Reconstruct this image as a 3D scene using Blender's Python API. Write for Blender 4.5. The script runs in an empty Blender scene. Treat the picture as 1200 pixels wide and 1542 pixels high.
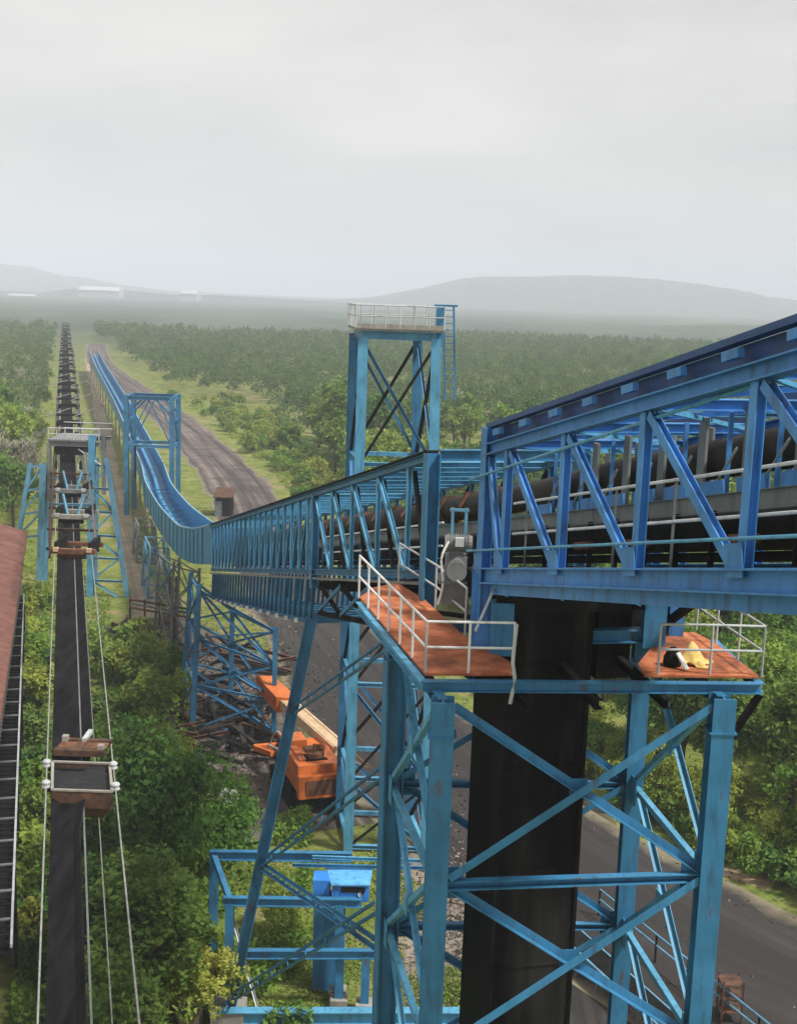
import bpy, math, random
import numpy as np
from mathutils import Vector, Matrix

R = math.radians
C = bpy.context.scene.collection
sc = bpy.context.scene
V = Vector

# ------------------------------------------------------------------ camera
EYE = V((0, 0, 29.0))
F_PX, CX, CY = 1900.0, 600.0, 771.0          # focal length in pixels of a 1200 x 1542 frame
PITCH, ROLL = R(9.74), R(1.9)
_f = V((0, math.cos(PITCH), -math.sin(PITCH)))
_u0 = V((0, math.sin(PITCH), math.cos(PITCH)))
_r0 = V((1, 0, 0))
_r = _r0 * math.cos(ROLL) + _u0 * math.sin(ROLL)
_u = _u0 * math.cos(ROLL) - _r0 * math.sin(ROLL)
cam_d = bpy.data.cameras.new('camera')
cam = bpy.data.objects.new('camera', cam_d)
C.objects.link(cam)
cam.matrix_world = Matrix(((_r.x, _u.x, -_f.x, EYE.x), (_r.y, _u.y, -_f.y, EYE.y), (_r.z, _u.z, -_f.z, EYE.z), (0, 0, 0, 1)))
cam_d.sensor_fit = 'HORIZONTAL'
cam_d.sensor_width = 36.0
cam_d.lens = 36.0 * F_PX / 1200.0
cam_d.clip_start = 0.5
cam_d.clip_end = 40000
sc.camera = cam

# ------------------------------------------------------------------ sky, sun, exposure
SUN_TO = V((0.52, -0.26, 0.81)).normalized()
w = bpy.data.worlds.new('World')
sc.world = w
w.use_nodes = True
nt = w.node_tree
nt.nodes.clear()
out = nt.nodes.new('ShaderNodeOutputWorld')
sky = nt.nodes.new('ShaderNodeTexSky')
sky.sky_type = 'NISHITA'
sky.sun_disc = False
sky.sun_elevation = math.asin(SUN_TO.z)
sky.sun_rotation = math.atan2(SUN_TO.x, SUN_TO.y)
sky.dust_density = 4.0
bg1 = nt.nodes.new('ShaderNodeBackground')
bg1.inputs['Strength'].default_value = 0.10
nt.links.new(sky.outputs[0], bg1.inputs['Color'])
tc = nt.nodes.new('ShaderNodeTexCoord')
mp = nt.nodes.new('ShaderNodeMapping')
mp.inputs['Scale'].default_value = (1.6, 1.6, 5.5)
nt.links.new(tc.outputs['Generated'], mp.inputs['Vector'])
ns = nt.nodes.new('ShaderNodeTexNoise')
ns.inputs['Scale'].default_value = 2.1
ns.inputs['Detail'].default_value = 5.0
ns.inputs['Roughness'].default_value = 0.5
nt.links.new(mp.outputs[0], ns.inputs['Vector'])
cr = nt.nodes.new('ShaderNodeValToRGB')
cr.color_ramp.elements[0].position = 0.32
cr.color_ramp.elements[0].color = (0.555, 0.535, 0.540, 1)
cr.color_ramp.elements[1].position = 0.70
cr.color_ramp.elements[1].color = (0.730, 0.705, 0.680, 1)
nt.links.new(ns.outputs['Fac'], cr.inputs['Fac'])
bg2 = nt.nodes.new('ShaderNodeBackground')
bg2.inputs['Strength'].default_value = 1.0
nt.links.new(cr.outputs['Color'], bg2.inputs['Color'])
mx = nt.nodes.new('ShaderNodeMixShader')
mx.inputs['Fac'].default_value = 0.92
nt.links.new(bg1.outputs[0], mx.inputs[1])
nt.links.new(bg2.outputs[0], mx.inputs[2])
nt.links.new(mx.outputs[0], out.inputs['Surface'])

sun_d = bpy.data.lights.new('sun', 'SUN')
sun_d.energy = 3.9
sun_d.angle = R(7)
sun_d.color = (1.0, 0.97, 0.92)
sun = bpy.data.objects.new('sun', sun_d)
C.objects.link(sun)
sun.rotation_euler = (-SUN_TO).to_track_quat('-Z', 'Y').to_euler()

sc.view_settings.view_transform = 'Standard'
sc.view_settings.look = 'None'
sc.view_settings.exposure = 0.34
sc.view_settings.gamma = 1.0
sc.render.engine = 'CYCLES'
sc.cycles.volume_bounces = 2
sc.cycles.max_bounces = 6
sc.cycles.diffuse_bounces = 3
sc.cycles.transparent_max_bounces = 4
sc.cycles.caustics_reflective = False
sc.cycles.caustics_refractive = False
HAZE_DENSITY = 3.6e-4

# ------------------------------------------------------------------ measuring helpers
def ray(px, py):
    return _f * F_PX + _r * (px - CX) - _u * (py - CY)
def at(px, py, Y):                    # the point seen at a pixel, Y metres ahead
    d = ray(px, py)
    return EYE + d * (Y / d.y)
def on(px, py, z=0.0):                # the point seen at a pixel on the level z
    d = ray(px, py)
    return EYE + d * ((z - EYE.z) / d.z)
def proj(p):
    q = V(p) - EYE
    k = q.dot(_f)
    return CX + F_PX * q.dot(_r) / k, CY - F_PX * q.dot(_u) / k

# ------------------------------------------------------------------ mesh helpers
def circle(r, n=10, a0=0.0):
    return [(r * math.cos(a0 + 2 * math.pi * k / n), r * math.sin(a0 + 2 * math.pi * k / n)) for k in range(n)]
def prof(kind, w_, d_):
    t = max(0.012, min(w_, d_) * 0.10)
    a, b = w_ / 2, d_ / 2
    if kind == 'box': return [(-a, -b), (a, -b), (a, b), (-a, b)]
    if kind == 'I': return [(-a, -b), (a, -b), (a, -b + t), (t / 2, -b + t), (t / 2, b - t), (a, b - t), (a, b), (-a, b), (-a, b - t), (-t / 2, b - t), (-t / 2, -b + t), (-a, -b + t)]
    if kind == 'C': return [(-a, -b), (a, -b), (a, -b + t), (-a + t, -b + t), (-a + t, b - t), (a, b - t), (a, b), (-a, b)]
    if kind == 'L': return [(-a, -b), (a, -b), (a, -b + t), (-a + t, -b + t), (-a + t, b), (-a, b)]
    if kind == 'tube': return circle(a, 8)
    return circle(a, 14)

class MB:
    def __init__(self): self.v, self.f = [], []
    def add(self, vs, fs):
        n = len(self.v)
        self.v += [V(p) for p in vs]
        self.f += [tuple(i + n for i in f) for f in fs]
        return self
    def beam(self, p, q, w_=0.1, d_=None, kind='box', up=None):
        p, q = V(p), V(q)
        d_ = w_ if d_ is None else d_
        a = (q - p).normalized()
        up = V(up) if up is not None else V((0, 0, 1))
        if abs(a.dot(up.normalized())) > 0.98: up = V((0, 1, 0)) if abs(a.y) < 0.9 else V((1, 0, 0))
        s = a.cross(up).normalized(); t = s.cross(a)
        pr = prof(kind, w_, d_); n = len(pr)
        vs = [p + s * x + t * y for x, y in pr] + [q + s * x + t * y for x, y in pr]
        fs = [(i, (i + 1) % n, (i + 1) % n + n, i + n) for i in range(n)]
        fs += [tuple(range(n))[::-1], tuple(range(n, 2 * n))]
        return self.add(vs, fs)
    def path(self, pts, r, n=8, caps=True):
        pts = [V(p) for p in pts]; vs = []
        for i, p in enumerate(pts):
            a = (pts[min(i + 1, len(pts) - 1)] - pts[max(i - 1, 0)]).normalized()
            s = a.cross(V((0, 0, 1)))
            s = V((1, 0, 0)) if s.length < 1e-3 else s.normalized()
            t = s.cross(a)
            rr = r[i] if hasattr(r, '__len__') else r
            vs += [p + s * x * rr + t * y * rr for x, y in circle(1, n)]
        fs = [(i * n + k, i * n + (k + 1) % n, (i + 1) * n + (k + 1) % n, (i + 1) * n + k) for i in range(len(pts) - 1) for k in range(n)]
        if caps: fs += [tuple(range(n))[::-1], tuple(range((len(pts) - 1) * n, len(pts) * n))]
        return self.add(vs, fs)
    def hexa(self, c8): return self.add(c8, [(3, 2, 1, 0), (4, 5, 6, 7), (0, 1, 5, 4), (1, 2, 6, 5), (2, 3, 7, 6), (3, 0, 4, 7)])
    def box(self, c, s, rz=0.0, rx=0.0, ry=0.0):
        m = Matrix.Rotation(rz, 3, 'Z') @ Matrix.Rotation(ry, 3, 'Y') @ Matrix.Rotation(rx, 3, 'X')
        c = V(c); h = [x / 2 for x in s]
        return self.hexa([c + m @ V((x * h[0], y * h[1], z * h[2])) for z in (-1, 1) for x, y in ((-1, -1), (1, -1), (1, 1), (-1, 1))])
    def loft(self, rings, closed=True, caps=True):
        n = len(rings[0]); vs = [p for r_ in rings for p in r_]
        m = n if closed else n - 1
        fs = [(i * n + k, i * n + (k + 1) % n, (i + 1) * n + (k + 1) % n, (i + 1) * n + k) for i in range(len(rings) - 1) for k in range(m)]
        if caps and closed: fs += [tuple(range(n))[::-1], tuple(range((len(rings) - 1) * n, len(rings) * n))]
        return self.add(vs, fs)
    def slab(self, poly, z0, z1):                    # poly: points (x, y) or Vectors
        n = len(poly)
        return self.add([V((p[0], p[1], z0)) for p in poly] + [V((p[0], p[1], z1)) for p in poly],
                        [tuple(range(n))[::-1], tuple(range(n, 2 * n))] + [(i, (i + 1) % n, (i + 1) % n + n, i + n) for i in range(n)])

def make(name, mb, mat, parent=None, smooth=False):
    off = V(parent.matrix_world.translation) if parent is not None else V((0, 0, 0))
    if parent is not None:
        off = V((0, 0, 0)); p_ = parent
        while p_ is not None: off += V(p_.location); p_ = p_.parent
    me = bpy.data.meshes.new(name)
    me.from_pydata([tuple(p - off) for p in mb.v], [], mb.f)
    import bmesh
    b = bmesh.new(); b.from_mesh(me); bmesh.ops.recalc_face_normals(b, faces=b.faces); b.to_mesh(me); b.free()
    if smooth:
        me.polygons.foreach_set('use_smooth', [True] * len(me.polygons))
    me.materials.append(mat)
    o = bpy.data.objects.new(name, me)
    C.objects.link(o)
    if parent is not None: o.parent = parent
    return o
def mesh_np(name, verts, quads, mat, parent=None, n=4):
    me = bpy.data.meshes.new(name)
    me.vertices.add(len(verts)); me.vertices.foreach_set('co', np.asarray(verts, dtype=np.float32).ravel())
    q = np.asarray(quads, dtype=np.int32)
    me.loops.add(q.size); me.loops.foreach_set('vertex_index', q.ravel())
    me.polygons.add(len(q)); me.polygons.foreach_set('loop_start', np.arange(0, q.size, n, dtype=np.int32))
    me.update(calc_edges=True); me.validate()
    me.materials.append(mat)
    o = bpy.data.objects.new(name, me); C.objects.link(o)
    if parent is not None: o.parent = parent
    return o
def thing(name, label, cat, loc=(0, 0, 0), group=None):
    o = bpy.data.objects.new(name, None); C.objects.link(o)
    o.location = loc; o.empty_display_size = 0.5
    return tag(o, label, cat, group)
def tag(o, label=None, cat=None, group=None, kind=None):
    if label: o['label'] = label
    if cat: o['category'] = cat
    if group: o['group'] = group
    if kind: o['kind'] = kind
    return o
def member(parent, name, p, q, w_, d_, mat, kind='I', up=None):
    return make(name, MB().beam(p, q, w_, d_, kind, up), mat, parent)
def copy_tree(o, parent=None):
    c = o.copy(); C.objects.link(c)
    if parent is not None: c.parent = parent
    for ch in list(o.children): copy_tree(ch, c)
    return c
def lerp(a, b, t): return V(a) * (1 - t) + V(b) * t
def smooth_line(pts, step):
    pts = [V(p) for p in pts]; out_ = []
    for i in range(len(pts) - 1):
        p0, p1, p2, p3 = pts[max(i - 1, 0)], pts[i], pts[i + 1], pts[min(i + 2, len(pts) - 1)]
        k = max(1, int((p2 - p1).length / step))
        for j in range(k):
            t = j / k
            out_.append(0.5 * ((2 * p1) + (p2 - p0) * t + (2 * p0 - 5 * p1 + 4 * p2 - p3) * t * t + (3 * p1 - p0 - 3 * p2 + p3) * t ** 3))
    out_.append(pts[-1])
    return out_

# ------------------------------------------------------------------ materials
def nodes(name):
    m = bpy.data.materials.new(name); m.use_nodes = True
    t = m.node_tree; b = t.nodes['Principled BSDF']
    return m, t, b
def N(t, kind, **kw):
    n = t.nodes.new(kind)
    for k, v in kw.items():
        if k in n.inputs: n.inputs[k].default_value = v
        else: setattr(n, k, v)
    return n
def noise(t, vec, scale, detail=4.0, rough=0.55):
    n = N(t, 'ShaderNodeTexNoise', Scale=scale, Detail=detail, Roughness=rough)
    t.links.new(vec, n.inputs['Vector']); return n.outputs['Fac']
def ramp(t, fac, lo, hi, c0=(0, 0, 0, 1), c1=(1, 1, 1, 1)):
    r_ = N(t, 'ShaderNodeValToRGB'); e = r_.color_ramp.elements
    e[0].position, e[1].position = lo, hi; e[0].color, e[1].color = c0, c1
    t.links.new(fac, r_.inputs['Fac']); return r_.outputs['Color']
def mix(t, fac, a, b, mode='MIX'):
    n = N(t, 'ShaderNodeMix', data_type='RGBA', blend_type=mode)
    for s, v in ((n.inputs['Factor'], fac), (n.inputs['A'], a), (n.inputs['B'], b)):
        pass
    sock = {s.identifier: s for s in n.inputs}
    for key, v in (('Factor_Float', fac), ('A_Color', a), ('B_Color', b)):
        if hasattr(v, 'is_output'): t.links.new(v, sock[key])
        else: sock[key].default_value = v if key == 'Factor_Float' else (tuple(v) + (1,) if len(v) == 3 else v)
    return {s.identifier: s for s in n.outputs}['Result_Color']
def coords(t, world=True, scale=(1, 1, 1)):
    if world:
        g = N(t, 'ShaderNodeNewGeometry').outputs['Position']
    else:
        g = N(t, 'ShaderNodeTexCoord').outputs['Object']
    m_ = N(t, 'ShaderNodeMapping'); m_.inputs['Scale'].default_value = scale
    t.links.new(g, m_.inputs['Vector']); return m_.outputs[0]
def paint(name, col, rust=0.5, rough=0.5, grime=(0.03, 0.03, 0.035), fade=None, gr=0.6):
    m, t, b = nodes(name)
    p = coords(t); ps = coords(t, True, (1, 1, 0.22))
    big = noise(t, p, 0.9, 3)
    c = mix(t, ramp(t, big, 0.35, 0.7), col, fade or tuple(min(1, x * 1.35 + 0.01) for x in col))
    c = mix(t, ramp(t, noise(t, ps, 5.0, 5), 0.50, 0.78, (0, 0, 0, 1), (gr, gr, gr, 1)), c, grime)
    hi = 0.90 - 0.28 * rust
    r_ = ramp(t, noise(t, ps, 3.2, 8, 0.68), hi - 0.10, hi + 0.02)
    c = mix(t, r_, c, (0.13, 0.05, 0.022))
    t.links.new(c, b.inputs['Base Color'])
    b.inputs['Roughness'].default_value = rough
    b.inputs['Specular IOR Level'].default_value = 0.35
    bp = N(t, 'ShaderNodeBump', Strength=0.12, Distance=0.02); t.links.new(noise(t, p, 14, 4), bp.inputs['Height'])
    t.links.new(bp.outputs[0], b.inputs['Normal'])
    return m
def rough_mat(name, c0, c1, scale=2.0, rough=0.85, lo=0.35, hi=0.65, stretch=(1, 1, 1), c2=None, lo2=0.6, hi2=0.75, bump=0.2, spec=0.25):
    m, t, b = nodes(name)
    p = coords(t, True, stretch)
    c = mix(t, ramp(t, noise(t, p, scale, 6, 0.62), lo, hi), c0, c1)
    if c2: c = mix(t, ramp(t, noise(t, p, scale * 0.37, 5, 0.6), lo2, hi2), c, c2)
    t.links.new(c, b.inputs['Base Color']); b.inputs['Roughness'].default_value = rough
    b.inputs['Specular IOR Level'].default_value = spec
    bp = N(t, 'ShaderNodeBump', Strength=bump, Distance=0.05); t.links.new(noise(t, p, scale * 6, 4), bp.inputs['Height'])
    t.links.new(bp.outputs[0], b.inputs['Normal'])
    return m
def leaf_mat(name, dark, light, scale=0.5, hue=0.0):
    m, t, b = nodes(name)
    p = coords(t)
    n1 = noise(t, p, scale, 3); n2 = noise(t, p, 7.0, 2)
    c = mix(t, ramp(t, n1, 0.35, 0.68), dark, light)
    c = mix(t, ramp(t, n2, 0.45, 0.75, (0, 0, 0, 1), (0.55, 0.55, 0.55, 1)), c, tuple(x * 1.5 for x in light))
    oi = N(t, 'ShaderNodeObjectInfo')
    hs = N(t, 'ShaderNodeHueSaturation')
    mr = N(t, 'ShaderNodeMapRange'); mr.inputs['To Min'].default_value = 0.465; mr.inputs['To Max'].default_value = 0.525
    t.links.new(oi.outputs['Random'], mr.inputs['Value']); t.links.new(mr.outputs[0], hs.inputs['Hue'])
    mv = N(t, 'ShaderNodeMapRange'); mv.inputs['To Min'].default_value = 1.25; mv.inputs['To Max'].default_value = 0.8
    t.links.new(oi.outputs['Random'], mv.inputs['Value']); t.links.new(mv.outputs[0], hs.inputs['Value'])
    t.links.new(c, hs.inputs['Color'])
    t.links.new(hs.outputs[0], b.inputs['Base Color'])
    b.inputs['Roughness'].default_value = 0.6; b.inputs['Specular IOR Level'].default_value = 0.2
    tr = N(t, 'ShaderNodeBsdfTranslucent'); t.links.new(hs.outputs[0], tr.inputs['Color'])
    ms = N(t, 'ShaderNodeMixShader'); ms.inputs['Fac'].default_value = 0.4
    o = t.nodes['Material Output']
    t.links.new(b.outputs[0], ms.inputs[1]); t.links.new(tr.outputs[0], ms.inputs[2]); t.links.new(ms.outputs[0], o.inputs['Surface'])
    return m

ROYAL = paint('royal_blue_paint', (0.050, 0.200, 0.47), 0.65)
SHADE_NAVY = paint('shaded_navy_paint', (0.018, 0.060, 0.19), 0.4)  # navy paint of the eaves, with shade put into the colour
TEAL = paint('teal_blue_paint', (0.028, 0.155, 0.295), 0.75)
LTEAL = paint('light_teal_paint', (0.075, 0.27, 0.42), 0.5)
FADED = paint('faded_blue_paint', (0.10, 0.26, 0.38), 0.6)
EDGE = paint('pale_blue_paint', (0.22, 0.42, 0.55), 0.4)
CLAD = paint('blue_cladding_paint', (0.036, 0.215, 0.40), 0.3, gr=0.4)
HOPB = paint('bright_blue_paint', (0.03, 0.20, 0.60), 0.2)
HOPL = paint('sky_blue_paint', (0.09, 0.32, 0.60), 0.15)
GALV = paint('pale_steel', (0.40, 0.42, 0.42), 0.5, grime=(0.12, 0.12, 0.12))
GREY = paint('grey_steel', (0.16, 0.17, 0.17), 0.5)
RAILW = paint('white_rail_paint', (0.62, 0.63, 0.62), 0.45, grime=(0.25, 0.24, 0.22))
ROPE = rough_mat('weathered_rope_steel', (0.20, 0.20, 0.185), (0.34, 0.34, 0.32), 4.0, 0.7)
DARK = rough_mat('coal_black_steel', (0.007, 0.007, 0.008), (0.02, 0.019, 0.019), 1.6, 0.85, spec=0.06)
CHUTE = rough_mat('chute_steel', (0.0035, 0.0036, 0.0045), (0.010, 0.0102, 0.011), 1.1, 0.62, stretch=(1, 1, 0.16), c2=(0.055, 0.050, 0.046), lo2=0.54, hi2=0.74, spec=0.05)
PIPE = rough_mat('rubber_belt', (0.016, 0.015, 0.015), (0.045, 0.037, 0.032), 2.2, 0.7)
RUSTD = rough_mat('rust_deck', (0.34, 0.090, 0.038), (0.56, 0.20, 0.09), 2.6, 0.85, c2=(0.15, 0.055, 0.03), lo2=0.52, hi2=0.70)
RUST = rough_mat('rusty_iron', (0.10, 0.045, 0.025), (0.22, 0.10, 0.055), 3.0)
RUSTY2 = rough_mat('dark_rusty_iron', (0.045, 0.028, 0.020), (0.15, 0.075, 0.045), 2.2)
BELT = rough_mat('coal_belt', (0.005, 0.005, 0.006), (0.018, 0.017, 0.019), 3.0, 0.95, stretch=(1, 0.12, 1), spec=0.04)
COAL = rough_mat('coal', (0.008, 0.008, 0.009), (0.03, 0.03, 0.032), 9.0, 0.6, bump=0.8)
ROOFM = rough_mat('brown_roof', (0.13, 0.056, 0.042), (0.20, 0.09, 0.07), 1.2, 0.8, c2=(0.12, 0.06, 0.045))
ORANGE = paint('orange_paint', (0.52, 0.13, 0.025), 0.7, grime=(0.10, 0.04, 0.02))
TAN = rough_mat('tan_timber', (0.48, 0.33, 0.19), (0.62, 0.46, 0.30), 2.0)
BARK = rough_mat('bark', (0.06, 0.045, 0.032), (0.14, 0.105, 0.075), 5.0, stretch=(1, 1, 0.2))
CONC = rough_mat('concrete', (0.24, 0.22, 0.19), (0.36, 0.33, 0.29), 2.0)
YEL = rough_mat('yellow_cloth', (0.55, 0.38, 0.10), (0.72, 0.55, 0.22), 5.0)
WHITE = rough_mat('white_sheet', (0.55, 0.55, 0.54), (0.75, 0.75, 0.73), 3.0)
FARROOF = rough_mat('dull_white_roof', (0.40, 0.40, 0.40), (0.52, 0.52, 0.51), 0.05)
SIDING = rough_mat('pale_siding', (0.30, 0.29, 0.30), (0.40, 0.39, 0.40), 1.0)
LEAF_A = leaf_mat('leaves_deep_green', (0.068, 0.145, 0.030), (0.170, 0.280, 0.055))
LEAF_B = leaf_mat('leaves_mid_green', (0.105, 0.195, 0.030), (0.240, 0.365, 0.060))
LEAF_C = leaf_mat('leaves_yellow_green', (0.150, 0.215, 0.030), (0.31, 0.38, 0.075))
LEAF_F = leaf_mat('leaves_far_forest', (0.050, 0.095, 0.032), (0.190, 0.250, 0.062), 0.11)

# ------------------------------------------------------------------ ground, roads, hills
def ground_mat():
    m, t, b = nodes('grass_and_earth')
    p = coords(t)
    n1 = noise(t, p, 0.035, 6, 0.6); n2 = noise(t, p, 0.35, 6, 0.65); n3 = noise(t, p, 2.2, 5, 0.7)
    g = mix(t, ramp(t, n2, 0.35, 0.65), (0.10, 0.145, 0.026), (0.27, 0.28, 0.075))
    g = mix(t, ramp(t, n3, 0.45, 0.75, (0, 0, 0, 1), (0.7, 0.7, 0.7, 1)), g, (0.030, 0.055, 0.018))
    d = mix(t, ramp(t, n3, 0.3, 0.7), (0.20, 0.145, 0.09), (0.33, 0.25, 0.16))
    f = mix(t, ramp(t, n1, 0.46, 0.60), ramp(t, n2, 0.60, 0.72), ramp(t, n2, 0.48, 0.60))
    c = mix(t, f, g, d)
    # woodland far off: one even green with paler fields
    sx = N(t, 'ShaderNodeSeparateXYZ'); t.links.new(N(t, 'ShaderNodeNewGeometry').outputs['Position'], sx.inputs[0])
    mr = N(t, 'ShaderNodeMapRange'); mr.inputs['From Min'].default_value = 420; mr.inputs['From Max'].default_value = 900
    t.links.new(sx.outputs['Y'], mr.inputs['Value'])
    far = mix(t, ramp(t, noise(t, coords(t, True, (0.4, 0.12, 1)), 0.02, 6, 0.6), 0.42, 0.66), (0.030, 0.050, 0.030), (0.085, 0.105, 0.060))
    c = mix(t, mr.outputs[0], c, far)
    t.links.new(c, b.inputs['Base Color']); b.inputs['Roughness'].default_value = 0.95; b.inputs['Specular IOR Level'].default_value = 0.1
    bp = N(t, 'ShaderNodeBump', Strength=0.6, Distance=0.2); t.links.new(n3, bp.inputs['Height']); t.links.new(bp.outputs[0], b.inputs['Normal'])
    return m
GX = 5200
tag(make('ground', MB().add([(-GX, -60, 0), (GX, -60, 0), (GX, 9000, 0), (-GX, 9000, 0)], [(0, 1, 2, 3)]), ground_mat()), kind='structure')

def strip(name, centre, widths, mat, z, kind='structure'):
    c = [V(p) for p in centre]; mb = MB(); uv = []
    L = 0.0; M = 8
    for i, p in enumerate(c):
        a = (c[min(i + 1, len(c) - 1)] - c[max(i - 1, 0)]); a.z = 0; a.normalize()
        s = V((a.y, -a.x, 0)); wd = widths[min(i, len(widths) - 1)] if hasattr(widths, '__len__') else widths
        if i: L += (p - c[i - 1]).length
        for k in range(M + 1):
            u = k / M
            jag = 0.0 if 0 < k < M else 0.5 * math.sin(L * 0.13 + k) * math.sin(L * 0.31 + 2 * k) + 0.4 * math.sin(L * 0.9 + 3 * math.sin(L * .17)) * math.sin(L * 0.07 + k)
            mb.v.append(V((p.x, p.y, z)) + s * ((u - 0.5) * wd + jag)); uv.append((u, L))
    for i in range(len(c) - 1):
        for k in range(M):
            j = i * (M + 1) + k; mb.f.append((j, j + 1, j + M + 2, j + M + 1))
    o = make(name, mb, mat)
    l = o.data.uv_layers.new(name='along')
    for lp in o.data.loops: l.data[lp.index].uv = uv[lp.vertex_index]
    return tag(o, kind=kind)
def road_mat(name, dark, pale, edge, near=None):
    m, t, b = nodes(name)
    uvn = N(t, 'ShaderNodeUVMap'); uvn.uv_map = 'along'
    mp_ = N(t, 'ShaderNodeMapping'); mp_.inputs['Scale'].default_value = (9, 0.014, 1); t.links.new(uvn.outputs[0], mp_.inputs['Vector'])
    rut = noise(t, mp_.outputs[0], 1.0, 5, 0.6)
    p = coords(t)
    c = mix(t, ramp(t, rut, 0.42, 0.68), dark, pale)
    if near:
        sy = N(t, 'ShaderNodeSeparateXYZ'); t.links.new(N(t, 'ShaderNodeNewGeometry').outputs['Position'], sy.inputs[0])
        mr = N(t, 'ShaderNodeMapRange'); mr.inputs['From Min'].default_value = 95; mr.inputs['From Max'].default_value = 190
        t.links.new(sy.outputs['Y'], mr.inputs['Value'])
        c = mix(t, mr.outputs[0], mix(t, ramp(t, rut, 0.45, 0.75), near, tuple(x * 2.0 for x in near)), c)
    c = mix(t, ramp(t, noise(t, p, 0.25, 6, 0.65), 0.45, 0.75), c, tuple(x * 0.55 for x in dark))
    sx = N(t, 'ShaderNodeSeparateXYZ'); t.links.new(uvn.outputs[0], sx.inputs[0])
    ab = N(t, 'ShaderNodeMath', operation='SUBTRACT'); t.links.new(sx.outputs[0], ab.inputs[0]); ab.inputs[1].default_value = 0.5
    ab2 = N(t, 'ShaderNodeMath', operation='ABSOLUTE'); t.links.new(ab.outputs[0], ab2.inputs[0])
    ad = N(t, 'ShaderNodeMath', operation='MULTIPLY_ADD'); t.links.new(noise(t, p, 0.5, 4), ad.inputs[0]); ad.inputs[1].default_value = 0.14; t.links.new(ab2.outputs[0], ad.inputs[2])
    c = mix(t, ramp(t, ad.outputs[0], 0.49, 0.56), c, edge)
    t.links.new(c, b.inputs['Base Color']); b.inputs['Roughness'].default_value = 0.9; b.inputs['Specular IOR Level'].default_value = 0.2
    bp = N(t, 'ShaderNodeBump', Strength=0.5, Distance=0.1); t.links.new(noise(t, p, 3.0, 5), bp.inputs['Height']); t.links.new(bp.outputs[0], b.inputs['Normal'])
    return m
ROAD = road_mat('coal_dust_road', (0.070, 0.058, 0.053), (0.23, 0.185, 0.16), (0.21, 0.18, 0.12), (0.034, 0.031, 0.030))
road_pts = [on(146, 517), on(150, 545), on(205, 590), on(262, 632), on(322, 690), on(362, 740), (-14.5, 140, 0), (-3.5, 95, 0), (4.5, 70, 0), (11.5, 57, 0), (21, 46, 0), (36, 36, 0), (60, 28, 0)]
rl = smooth_line([V((p[0], p[1], 0)) for p in road_pts], 6.0)
ROAD_LINE = rl
strip('haul_road', rl, [10.0 + 3.0 * min(1, max(0, (110 - p.y) / 50)) for p in rl], ROAD, 0.024)
DIRT = road_mat('dirt_track', (0.30, 0.235, 0.16), (0.44, 0.36, 0.25), (0.20, 0.19, 0.08))
dl = smooth_line([on(132, 540), on(140, 575), on(150, 620), on(163, 680), on(178, 760), on(205, 860), on(222, 930)], 5.0)
strip('dirt_track', dl, 2.6, DIRT, 0.012)
yard = road_mat('stony_yard', (0.065, 0.056, 0.048), (0.20, 0.165, 0.13), (0.16, 0.17, 0.06))
strip('dirt_yard', smooth_line([on(205, 935), on(300, 985), on(345, 1070), on(400, 1180), on(455, 1255)], 4.0), [9.5] * 60, yard, 0.016)
strip('orange_earth', smooth_line([on(-30, 590), on(8, 620), on(20, 660), on(-20, 740)], 5.0), 6.0, road_mat('orange_earth', (0.30, 0.17, 0.09), (0.42, 0.27, 0.16), (0.20, 0.18, 0.08)), 0.014)
strip('sandy_bank', smooth_line([on(1120, 1330), on(1180, 1285), on(1240, 1290)], 2.0), 3.0, road_mat('sandy_earth', (0.42, 0.30, 0.19), (0.52, 0.40, 0.27), (0.2, 0.2, 0.08)), 0.014)
strip('coal_yard', smooth_line([on(740, 1130), on(800, 1300), on(860, 1480), on(930, 1900)], 3.0), 11.0, road_mat('coal_yard_ground', (0.03, 0.028, 0.027), (0.085, 0.075, 0.068), (0.12, 0.11, 0.06)), 0.013)
strip('gravel_yard', smooth_line([on(640, 1180), on(655, 1330), on(680, 1500)], 3.0), 5.2, road_mat('pale_gravel', (0.24, 0.20, 0.16), (0.36, 0.29, 0.22), (0.16, 0.17, 0.06)), 0.020)
bank = MB()
HILLM = leaf_mat('hill_forest', (0.040, 0.070, 0.030), (0.075, 0.115, 0.045), 0.012)
def hill(name, Y, ridge, depth, seed):
    """ridge: pixels of the skyline as seen at distance Y; a real ridge with front and back slopes"""
    rnd = random.Random(seed); top = [at(x, y, Y) for x, y in ridge]; mb = MB(); cols = []
    fine = []
    for i in range(len(top) - 1):
        for j in range(12): fine.append(lerp(top[i], top[i + 1], j / 12))
    fine.append(top[-1])
    for p in fine:
        h = max(p.z, 0.5); col = []
        for k, f in ((-1.0, 0), (-0.72, 0.10), (-0.45, 0.42), (-0.2, 0.80), (0, 1.0), (0.25, 0.85), (0.6, 0.4), (1.0, 0)):
            z = h * f * (1 + 0.10 * rnd.uniform(-1, 1) * (0 < f < 1)) if f else -1.0
            col.append(V((p.x * (1 + k * depth / Y), Y + k * depth + rnd.uniform(-0.05, 0.05) * depth, z)))
        cols.append(col)
    mb.loft(cols, closed=False)
    return tag(make(name, mb, HILLM, smooth=True), kind='structure')
hill('hills', 4300, [(380, 455), (470, 452), (560, 447), (610, 438), (650, 430), (690, 420), (730, 416), (800, 416), (860, 414), (930, 416), (1000, 421), (1060, 428), (1110, 436), (1160, 447), (1230, 455), (1330, 462)], 900, 3)
hill('hills', 5600, [(-140, 402), (-60, 396), (0, 397), (50, 402), (90, 414), (130, 418), (180, 428), (240, 436), (330, 441), (430, 446), (560, 452), (640, 456)], 1000, 4)
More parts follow.
